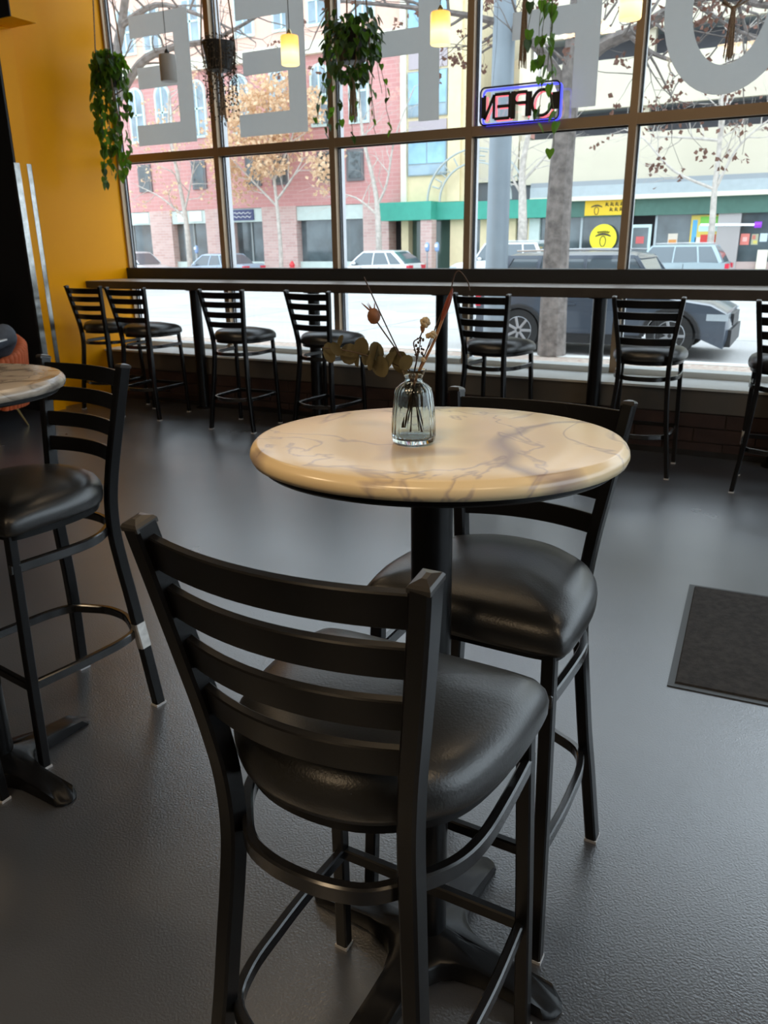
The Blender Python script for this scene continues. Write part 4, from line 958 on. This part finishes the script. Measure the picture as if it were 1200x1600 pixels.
poster('small pale blue poster right of the mixed-colour poster', -2.30, -2.02, 1.27, 1.60, (.62, .74, .78), ())
poster('small rainbow poster at the right edge of the window', -1.92, -1.45, 1.08, 1.58, (.40, .55, .60), ((.1, .9, .55, .75, (.7, .6, .1)), (.1, .9, .35, .55, (.6, .15, .1))))
bx_ = thing('sandwich_board', 'cream sandwich board leaning at the right-hand shop window', 'signboard', (-2.1, FY, .0))
part('panel', M_CREAMT, bx_, -2.30, -1.90, FY-.02, FY+.05, -.25, .95); part('leg', M_TOWER, bx_, -2.28, -2.24, FY-.3, FY-.02, -.25, .2)
ne = thing('led_reflection', 'white LED reflection with a purple end over the right-hand shop window', 'reflection', (-3.5, FY+.0, 1.93))  # reflection of an LED in the glass, modelled as a glowing bar
MB().tube([(-4.66, FY-.05, 1.985), (-2.55, FY-.05, 1.945)], .045, 8).build('tube', mat('reflection_white', (.8, .9, 1), .3, emit=(.75, .9, 1.0), estr=1.0), ne)
MB().tube([(-2.55, FY-.05, 1.94), (-2.28, FY-.05, 1.94)], .12, 8).build('reflection_end', mat('reflection_purple', (.2, .03, .5), .3, emit=(.22, .03, .60), estr=.9), ne)

# ------------------------------------------------------------------ cars
M_TYRE = mat('tyre', (.02, .02, .02), .7); M_RIM = mat('alloy_rim', (.42, .43, .45), .35, .7); M_CGLASS = mat('car_glass', (.10, .13, .15), .06, spec=1.0)
M_TAIL = mat('tail_light', (.62, .03, .06), .2); M_HEADL = mat('head_lamp', (.50, .56, .60), .12, .3); M_TRIMK = mat('car_trim', (.02, .021, .023), .5)
def make_car(label, xc, y0, L_, H_, Wd, face, col, style, wheel_r=.34, wf=(.17, .80)):
    """side profile in car space: x from 0 (front) to L (rear)"""
    paint = mat('paint_%02x%02x%02x' % tuple(int(c*255) for c in col), col, .28, .25, coat=.6)
    t = thing('parked_'+{'suv': 'suv', 'hatch': 'hatchback', 'sedan': 'sedan'}[style], label, 'car', (xc, y0+Wd/2, GZ))
    def X(u): return xc+(u-L_/2)*(1 if face < 0 else -1)      # face<0: front towards -x
    wb0, wb1 = wf[0]*L_, wf[1]*L_
    zs_ = .20; belt = H_*.60; hood = H_*.57
    def arch(c): return [(c+(wheel_r+.05)*math.cos(PI-PI*i/8), wheel_r-.02+(wheel_r+.05)*math.sin(PI*i/8)) for i in range(9)]
    top = {'suv': [(L_, .45), (L_-.03, belt*.8), (L_-.10, belt), (L_*.72, belt+.02), (L_*.30, belt), (L_*.26, hood+.05), (.30, hood-.06), (.06, hood-.18), (0, .55), (.02, .35)],
           'hatch': [(L_, .45), (L_-.02, belt*.85), (L_-.08, belt+.03), (L_*.6, belt), (L_*.28, belt-.03), (.35, hood-.14), (.06, hood-.28), (0, .48), (.02, .32)],
           'sedan': [(L_, .50), (L_-.02, belt*.9), (L_-.10, belt+.05), (L_*.80, belt+.05), (L_*.30, belt-.02), (.35, hood-.14), (.06, hood-.26), (0, .46), (.02, .32)]}[style]
    low = [(.06, zs_)]+arch(wb0)+arch(wb1)+[(L_-.06, zs_+.04)]
    poly = top+low
    ring_ = []
    for f_, ins in ((0, .05), (.05, .015), (.10, 0), (.90, 0), (.95, .015), (1, .05)):
        ring_.append([(X(min(max(u, ins*1.2), L_-ins*1.2)), y0+Wd*f_, z-(ins*.6 if z > .5 else 0)) for u, z in poly])
    MB().rings(ring_).build('body', paint, t, ang=.5)
    gh = {'suv': ((.26, .36, .86, .965)), 'hatch': ((.26, .42, .78, .97)), 'sedan': ((.27, .42, .72, .86))}[style]
    a, b, c, d = [q*L_ for q in gh]
    def gring(z, f0, f1, ins): return [(X(f0), y0+ins, z), (X(f1), y0+ins, z), (X(f1), y0+Wd-ins, z), (X(f0), y0+Wd-ins, z)]
    zr = H_-.05
    gz = MB().rings([gring(belt-.03, a, d, .05), gring(belt+(zr-belt)*.55, a+(b-a)*.55, d-(d-c)*.45, .10), gring(zr-.02, b-.03, c+.03, .17)]); gz.build('greenhouse', M_CGLASS, t, ang=.4)
    MB().rings([gring(zr-.05, b-.08, c+.06, .155), gring(zr, b+.02, c, .17), gring(H_-.012, b+.18, c-.12, .26), gring(H_, b+.45, c-.4, .45)]).build('roof', paint, t, ang=.5)
    for side in (0, 1):
        yy0 = lambda ins: y0+ins if side == 0 else y0+Wd-ins
        for u0, u1, wd in ((a, b, .06), (a+(d-a)*.40, b+(c-b)*.38, .05), (d-(d-c)*.10-.10, c-.02, .13), (a+(d-a)*.70, b+(c-b)*.74, .06)):
            MB().sweep([(X(u0), yy0(.045), belt-.02), (X(u0+(u1-u0)*.55), yy0(.095), belt+(zr-belt)*.55), (X(u1), yy0(.165), zr-.02)], (1, 0, 0), wd, .03, .005).build('pillar', paint, t)
        MB().sweep([(X(b+.1), yy0(.24), H_+.02), (X((b+c)/2), yy0(.24), H_+.035), (X(c-.1), yy0(.24), H_+.02)], (0, 0, 1), .03, .03, .005).build('roof_rail', mat('rail_silver', (.6, .62, .64), .3, .8), t) if style == 'suv' else None
        for wx in (wb0, wb1):
            yc = y0+.10 if side == 0 else y0+Wd-.10
            wm = MB(); R_ = wheel_r
            wm.rings([[(X(wx)+r*math.cos(2*PI*i/24), yc+dy, R_+r*math.sin(2*PI*i/24)) for i in range(24)] for r, dy in ((R_*.62, -.09), (R_*.93, -.10), (R_, -.06), (R_, .06), (R_*.93, .10), (R_*.62, .09))])
            wh = wm.build('wheel', M_TYRE, t)
            ri = MB(); sgn = -1 if side == 0 else 1
            ri.rings([[(X(wx)+r*math.cos(2*PI*i/20), yc+sgn*dy, R_+r*math.sin(2*PI*i/20)) for i in range(20)] for r, dy in ((R_*.64, .085), (R_*.60, .095), (R_*.58, .055), (R_*.1, .05))], True, False, True)
            for k in range(7):
                aa = 2*PI*k/7; dv = Vector((math.cos(aa), 0, math.sin(aa))); c0 = Vector((X(wx), yc+sgn*.085, R_))
                ri.sweep([c0+dv*.03, c0+dv*R_*.6], (0, 1, 0), .02, .045, .004)
            ri.build('rim', M_RIM, wh)
            ac = MB(); ac.sweep([(X(wx)+(R_+.055)*math.cos(PI*i/12), (y0-.006 if side == 0 else y0+Wd+.006), R_-.02+(R_+.055)*math.sin(PI*i/12)) for i in range(13)], (0, 1, 0), .05, .07, .01); ac.build('wheel_arch', M_TRIMK, t)
        ysd = (y0-.004, y0+.03) if side == 0 else (y0+Wd-.03, y0+Wd+.004)
        MB().box(min(X(wb0+.42), X(wb1-.42)), max(X(wb0+.42), X(wb1-.42)), ysd[0], ysd[1], .20, .36).build('sill_trim', M_TRIMK, t, smooth=False)
        for q in (.40, .63):
            MB().box(min(X(L_*q), X(L_*q+.02)), max(X(L_*q), X(L_*q+.02)), ysd[0]-.001, ysd[1]+.001, .36, belt-.06).build('door_seam', M_TRIMK, t, smooth=False)
            MB().box(min(X(L_*q-.26), X(L_*q-.08)), max(X(L_*q-.26), X(L_*q-.08)), ysd[0]-.025, ysd[1]+.025, belt-.17, belt-.13).build('door_handle', paint, t, smooth=False)
        ymi = y0-.13 if side == 0 else y0+Wd+.13
        MB().ball((X(a+.28), ymi+(.04 if side == 0 else -.04), belt+.05), .10, 8, 5, .7).build('mirror', paint, t)
        yl = y0+.22 if side == 0 else y0+Wd-.22
        MB().box(min(X(.03), X(.34)), max(X(.03), X(.34)), yl-.225, yl+.2, hood-.31, hood-.21).build('head_light', M_HEADL, t, smooth=False)
        MB().box(min(X(L_-.14), X(L_+.005)), max(X(L_-.14), X(L_+.005)), yl-.225, yl+.2, belt-.22, belt-.05).build('tail_light', M_TAIL, t, smooth=False)
    MB().box(min(X(-.03), X(.10)), max(X(-.03), X(.10)), y0+.12, y0+Wd-.12, .22, .48).build('front_bumper', M_TRIMK, t, smooth=False)
    MB().box(min(X(-.015), X(.06)), max(X(-.015), X(.06)), y0+.45, y0+Wd-.45, .52, .70).build('grille', M_TRIMK, t, smooth=False)
    MB().box(min(X(L_-.10), X(L_+.03)), max(X(L_-.10), X(L_+.03)), y0+.12, y0+Wd-.12, .28, .52).build('rear_bumper', M_TRIMK, t, smooth=False)
    return t
# profile z values are above the road: lift by building in road space
_old_build = MB.build
def _lift_build(s, name, m, parent=None, **k):
    if parent is not None and LIFT[0]: s.v = [(x, y, z+LIFT[0]) for x, y, z in s.v]
    return _old_build(s, name, m, parent, **k)
LIFT = [0.0]; MB.build = _lift_build
LIFT[0] = GZ
make_car('dark slate SUV parked at the near kerb behind the tree trunk', -3.13, 13.2, 4.16, 1.63, 1.86, 1, (.075, .095, .125), 'suv', .37, (.205, .80))
make_car('white hatchback across the street in front of the green awning', -18.2, 33.0, 4.15, 1.50, 1.78, -1, (.80, .81, .82), 'hatch')
make_car('white SUV across the street behind the light pole', -11.9, 32.8, 4.4, 1.80, 1.86, -1, (.78, .80, .80), 'suv')
make_car('pale blue-grey SUV across the street in front of the poster windows', -5.05, 32.6, 4.35, 1.64, 1.84, -1, (.36, .45, .49), 'suv')
make_car('blue-grey sedan across the street seen through the second window from the left', -27.6, 33.0, 4.7, 1.42, 1.80, -1, (.38, .46, .56), 'sedan')
make_car('silver-white hatchback across the street seen through the leftmost window', -33.3, 33.0, 4.1, 1.54, 1.78, 1, (.66, .66, .66), 'hatch')
LIFT[0] = 0.0

# ------------------------------------------------------------------ pole, meters, hydrant
pl = thing('light_pole', 'thick blue-grey metal street light pole outside the window', 'street light pole', (-4.33, 11.9, WZ))
MB().lathe([(.24, WZ), (.24, WZ+.03), (.19, WZ+.05), (.175, WZ+.3), (.165, 2), (.14, 9)], 24, (-4.33, 11.9, 0)).build('shaft', mat('galvanised_pole', (.27, .32, .36), .5, .2, var=.06, vscale=3), pl)
for a in range(4): MB().lathe([(.022, WZ+.03), (.022, WZ+.08)], 8, (-4.33+.21*math.cos(a*PI/2+.7), 11.9+.21*math.sin(a*PI/2+.7), 0)).build('anchor_bolt', M_RIM, pl)
MB().tube([(-4.33, 11.9, 8.6), (-4.33, 13.5, 9.0), (-4.33, 14.6, 9.05)], .06, 8).build('arm', MT['galvanised_pole'], pl)
MB().box(-4.48, -4.18, 14.4, 15.1, 8.98, 9.12).build('lamp_head', MT['galvanised_pole'], pl, smooth=False)
def meter(x, label):
    t = thing('parking_meter', label, 'parking meter', (x, 35.2, WZ), 0, 'parking meters across the street')
    MB().tube([(x, 35.2, WZ), (x, 35.2, 1.0)], .035, 8).build('pole', M_RIM, t)
    MB().lathe([(.05, 1.0), (.10, 1.06), (.11, 1.25), (.09, 1.36), (.03, 1.42)], 12, (x, 35.2, 0)).build('head', mat('meter_blue', (.25, .38, .62), .4), t)
    MB().box(x-.07, x+.07, 35.07, 35.1, 1.2, 1.34).build('display', M_SIGNW, t, smooth=False)
meter(-30.1, 'blue parking meter in front of the leftmost shop windows'); meter(-16.25, 'left parking meter of the pair under the green awning'); meter(-15.75, 'right parking meter of the pair under the green awning')
hy = thing('fire_hydrant', 'red fire hydrant across the street by the brick pier', 'hydrant', (-23.95, 35.3, WZ))
MB().lathe([(.17, WZ), (.17, WZ+.05), (.12, WZ+.07), (.12, .35), (.15, .37), (.15, .42), (.12, .45), (.08, .55), (.02, .60)], 14, (-23.95, 35.3, 0)).build('barrel', mat('hydrant_red', (.70, .05, .06), .5), hy)
MB().tube([(-24.15, 35.3, .22), (-23.75, 35.3, .22)], .06, 8).build('side_outlet', MT['hydrant_red'], hy); MB().tube([(-23.95, 35.1, .15), (-23.95, 35.3, .15)], .07, 8).build('front_outlet', MT['hydrant_red'], hy)

# ------------------------------------------------------------------ trees
def grow(mb, tips, p, d, L_, r, depth, rng, zmin=None, sides=5):
    """recursive branching tube"""
    n = 3; pts = [p.copy()]; rad = [r]; q = p.copy(); dd = d.copy()
    for i in range(n):
        dd = (dd+Vector((rng.uniform(-.22, .22), rng.uniform(-.22, .22), rng.uniform(-.12, .20)))).normalized()
        q = q+dd*(L_/n); pts.append(q.copy()); rad.append(max(.003, r*(1-.42*(i+1)/n)))
    mb.tube(pts, rad, sides, cap=False)
    if depth <= 0 or r < .006: tips.append((q, dd)); return
    k = 2 if depth > 1 else 3
    for i in range(k+ (1 if rng.random() < .4 else 0)):
        a = rng.uniform(0, 2*PI); ax = dd.orthogonal().normalized(); ax.rotate(Matrix.Rotation(a, 3, dd)); nd = (dd*math.cos(.62)+ax*math.sin(.62)*rng.uniform(.6, 1.3)).normalized()
        s = pts[rng.choice((1, 2, 3))] if i else q
        grow(mb, tips, s.copy(), nd, L_*rng.uniform(.62, .82), rad[-1]*rng.uniform(.55, .75), depth-1, rng, zmin, 4)
def leaf_quads(tips, n, size, rng, spread):
    mb = MB()
    for i in range(n):
        p, d = rng.choice(tips); c = p+Vector((rng.uniform(-1, 1), rng.uniform(-1, 1), rng.uniform(-1, .6)))*spread
        u = Vector((rng.uniform(-1, 1), rng.uniform(-1, 1), rng.uniform(-1.2, .3))).normalized()*size*rng.uniform(.6, 1.2); w = u.orthogonal().normalized(); w.rotate(Matrix.Rotation(rng.uniform(0, 6.28), 3, u.normalized())); w *= size*.38
        nn = u.cross(w).normalized()*size*.12
        mb.add([c, c+u*.5+w+nn, c+u, c+u*.5-w+nn], [(0, 1, 2), (0, 2, 3)])
    return mb
def tree(name, label, limbs, seed, bark, depth, twig_L, leaves=None, group=None, base=None, twig_r=.03, dens=1.0):
    rng = random.Random(seed); b0 = Vector(limbs[0][0][0]) if base is None else Vector(base)
    t = thing(name, label, 'tree', (b0.x, b0.y, b0.z), 0, group)
    mb = MB(); tw_ = MB(); tips = []
    for pts, r0_, r1_ in limbs:
        sp = smoothpath(pts, 4); n = len(sp); mb.tube(sp, [r0_+(r1_-r0_)*i/(n-1) for i in range(n)], 10 if r0_ > .1 else 6)
    mb.build('trunk', bark, t)
    for li, (pts, r0_, r1_) in enumerate(limbs):
        sp = smoothpath(pts, 4); n = len(sp)
        start = int(n*(.55 if li == 0 else .25))
        for i in range(start, n):
            if rng.random() > dens and i < n-1: continue
            d = (sp[min(i+1, n-1)]-sp[max(i-1, 0)]).normalized(); a = rng.uniform(0, 2*PI)
            ax = d.orthogonal().normalized(); ax.rotate(Matrix.Rotation(a, 3, d)); nd = (d*.5+ax*.9+Vector((0, 0, .15))).normalized()
            rr = min(twig_r, (r0_+(r1_-r0_)*i/(n-1))*.6)
            grow(tw_, tips, sp[i], nd, twig_L*rng.uniform(.7, 1.2), rr, depth, rng)
    o = tw_.build('twigs', bark, t); o['kind'] = 'stuff'
    if leaves:
        n, size, m, spread = leaves; o = leaf_quads(tips, n, size, rng, spread).build('leaves', m, t, smooth=False); o['kind'] = 'stuff'
    return t
def P(x, z, y=12.0): return (x, y, z)
NEAR = [([P(-3.43, WZ), P(-3.44, 1.0), P(-3.434, 2.4), P(-3.39, 3.3), P(-3.37, 3.75), P(-3.33, 4.6), P(-3.2, 6.6), P(-3.1, 8.5)], .215, .05),
        ([P(-3.42, 3.30), P(-3.66, 3.72, 12.0), P(-4.06, 4.12, 11.9), P(-4.64, 4.36, 11.8), P(-5.6, 4.55, 11.5), P(-6.9, 4.75, 11.2)], .095, .02),
        ([P(-3.36, 3.55), P(-2.95, 3.86, 11.9), P(-2.45, 3.98, 11.8), P(-1.9, 4.16, 11.6), P(-1.4, 4.12, 11.4), P(-.85, 3.90, 11.2), P(.2, 3.8, 11.0)], .10, .025),
        ([P(-3.34, 4.3), P(-2.7, 4.9, 12.3), P(-1.9, 5.4, 12.6), P(-.8, 5.7, 13)], .08, .02),
        ([P(-3.3, 4.8), P(-4.2, 5.5, 12.4), P(-5.4, 5.9, 12.6)], .08, .02),
        ([P(-2.6, 3.94, 11.85), P(-2.2, 3.62, 11.5), P(-1.7, 3.40, 11.2), P(-1.1, 3.25, 10.9)], .035, .012),
        ([P(-1.8, 4.16, 11.6), P(-1.3, 3.75, 11.2), P(-.7, 3.4, 10.8)], .03, .010)]
tree('street_tree', 'large grey-barked street tree with dead brown leaves just outside the window', NEAR, 3, M_BARK, 3, .70, (2300, .085, M_LBROWN, .09), 'street trees', twig_r=.024)
tree('street_tree', 'bare grey tree at the upper left, branches crossing the leftmost panes', [([P(-12.6, WZ, 12.2), P(-12.5, 2, 12.2), P(-12.2, 3.6, 12.1), P(-11.9, 4.4, 12), P(-11.5, 5.2, 12), P(-11.0, 6.6, 12)], .17, .05), ([P(-12.1, 3.8, 12.1), P(-11.2, 4.48, 12), P(-10.4, 4.66, 12), P(-9.5, 4.68, 12), P(-8.6, 4.9, 12)], .09, .02), ([P(-11.6, 5.1, 12), P(-10.6, 5.3, 11.9), P(-9.6, 5.0, 11.8), P(-8.9, 4.7, 11.8)], .06, .015)], 11, M_BARK, 3, .7, None, 'street trees', twig_r=.02)
def far_tree(x, label, seed, limbs, leaves, r=.17, twig_L=1.1, dens=.9): tree('street_tree', label, [([(x, 35.6, WZ), (x+.02, 35.6, 1.6), (x-.05, 35.6, 3.2)]+limbs[0], r, .05)]+[(l, .07, .02) for l in limbs[1:]], seed, M_BARKP, 2, twig_L, leaves, 'street trees', twig_r=.030, dens=dens)
far_tree(-31.0, 'pale bare tree in front of the leftmost white shop signs', 21, [[(-31.3, 35.6, 5.0), (-31.6, 35.6, 7.2), (-31.4, 35.6, 9)], [(-31.05, 35.6, 3.2), (-30.3, 35.4, 4.5), (-29.6, 35.2, 6.0)], [(-31.1, 35.6, 2.9), (-32.4, 35.4, 3.9), (-34, 35.3, 4.6)]], (420, .22, M_LGOLD, .35))
far_tree(-24.85, 'young tree still covered in pale golden leaves', 22, [[(-25.0, 35.6, 4.5), (-25.1, 35.5, 6.5), (-25.2, 35.5, 8.3)], [(-24.95, 35.6, 3.3), (-26.3, 35.4, 4.6), (-27.3, 35.2, 5.6)], [(-24.95, 35.6, 3.5), (-23.7, 35.4, 4.6), (-22.9, 35.2, 5.4)], [(-25, 35.6, 4.5), (-26.2, 35.6, 6.2), (-27, 35.6, 7.4)], [(-25, 35.6, 4.5), (-23.9, 35.6, 6.2), (-23.6, 35.6, 7.0)]], (3600, .27, M_LGOLD, .45), .12)
far_tree(-19.05, 'pale bare tree left of the green awning', 23, [[(-19.3, 35.6, 4.3), (-19.8, 35.6, 6.2), (-20.0, 35.6, 8.5)], [(-19.1, 35.6, 3.1), (-18.5, 35.5, 4.1), (-18.0, 35.4, 6.0), (-17.0, 35.4, 8.0)], [(-19.1, 35.6, 2.7), (-20.2, 35.5, 3.5), (-21.6, 35.4, 3.8)]], None, .17, 1.0)
far_tree(-11.8, 'pale bare tree behind the light pole', 24, [[(-11.9, 35.6, 4.6), (-11.5, 35.6, 6.8), (-11.2, 35.6, 9)], [(-11.8, 35.6, 3.2), (-12.6, 35.5, 4.6), (-13.2, 35.4, 7)], [(-11.85, 35.6, 3.9), (-10.7, 35.5, 5.0), (-9.6, 35.4, 6.2)]], None, .25, 1.1)
far_tree(-3.95, 'slim pale bare tree in front of the canopy at the right', 25, [[(-4.0, 35.6, 4.6), (-4.1, 35.6, 6.6), (-4.0, 35.6, 8.6)], [(-4.0, 35.6, 3.25), (-5.6, 35.4, 4.0), (-6.8, 35.2, 5.2), (-7.6, 35.2, 5.6)], [(-3.95, 35.6, 3.3), (-3.4, 35.5, 4.6), (-2.6, 35.4, 5.4), (-1.4, 35.4, 6.2)], [(-4.0, 35.6, 4.2), (-3.9, 35.5, 6.6), (-3.6, 35.5, 8.2)], [(-4.0, 35.6, 5.0), (-5.4, 35.6, 5.2), (-6.6, 35.6, 5.3)]], (160, .22, M_LBROWN, .3), .15, .9)
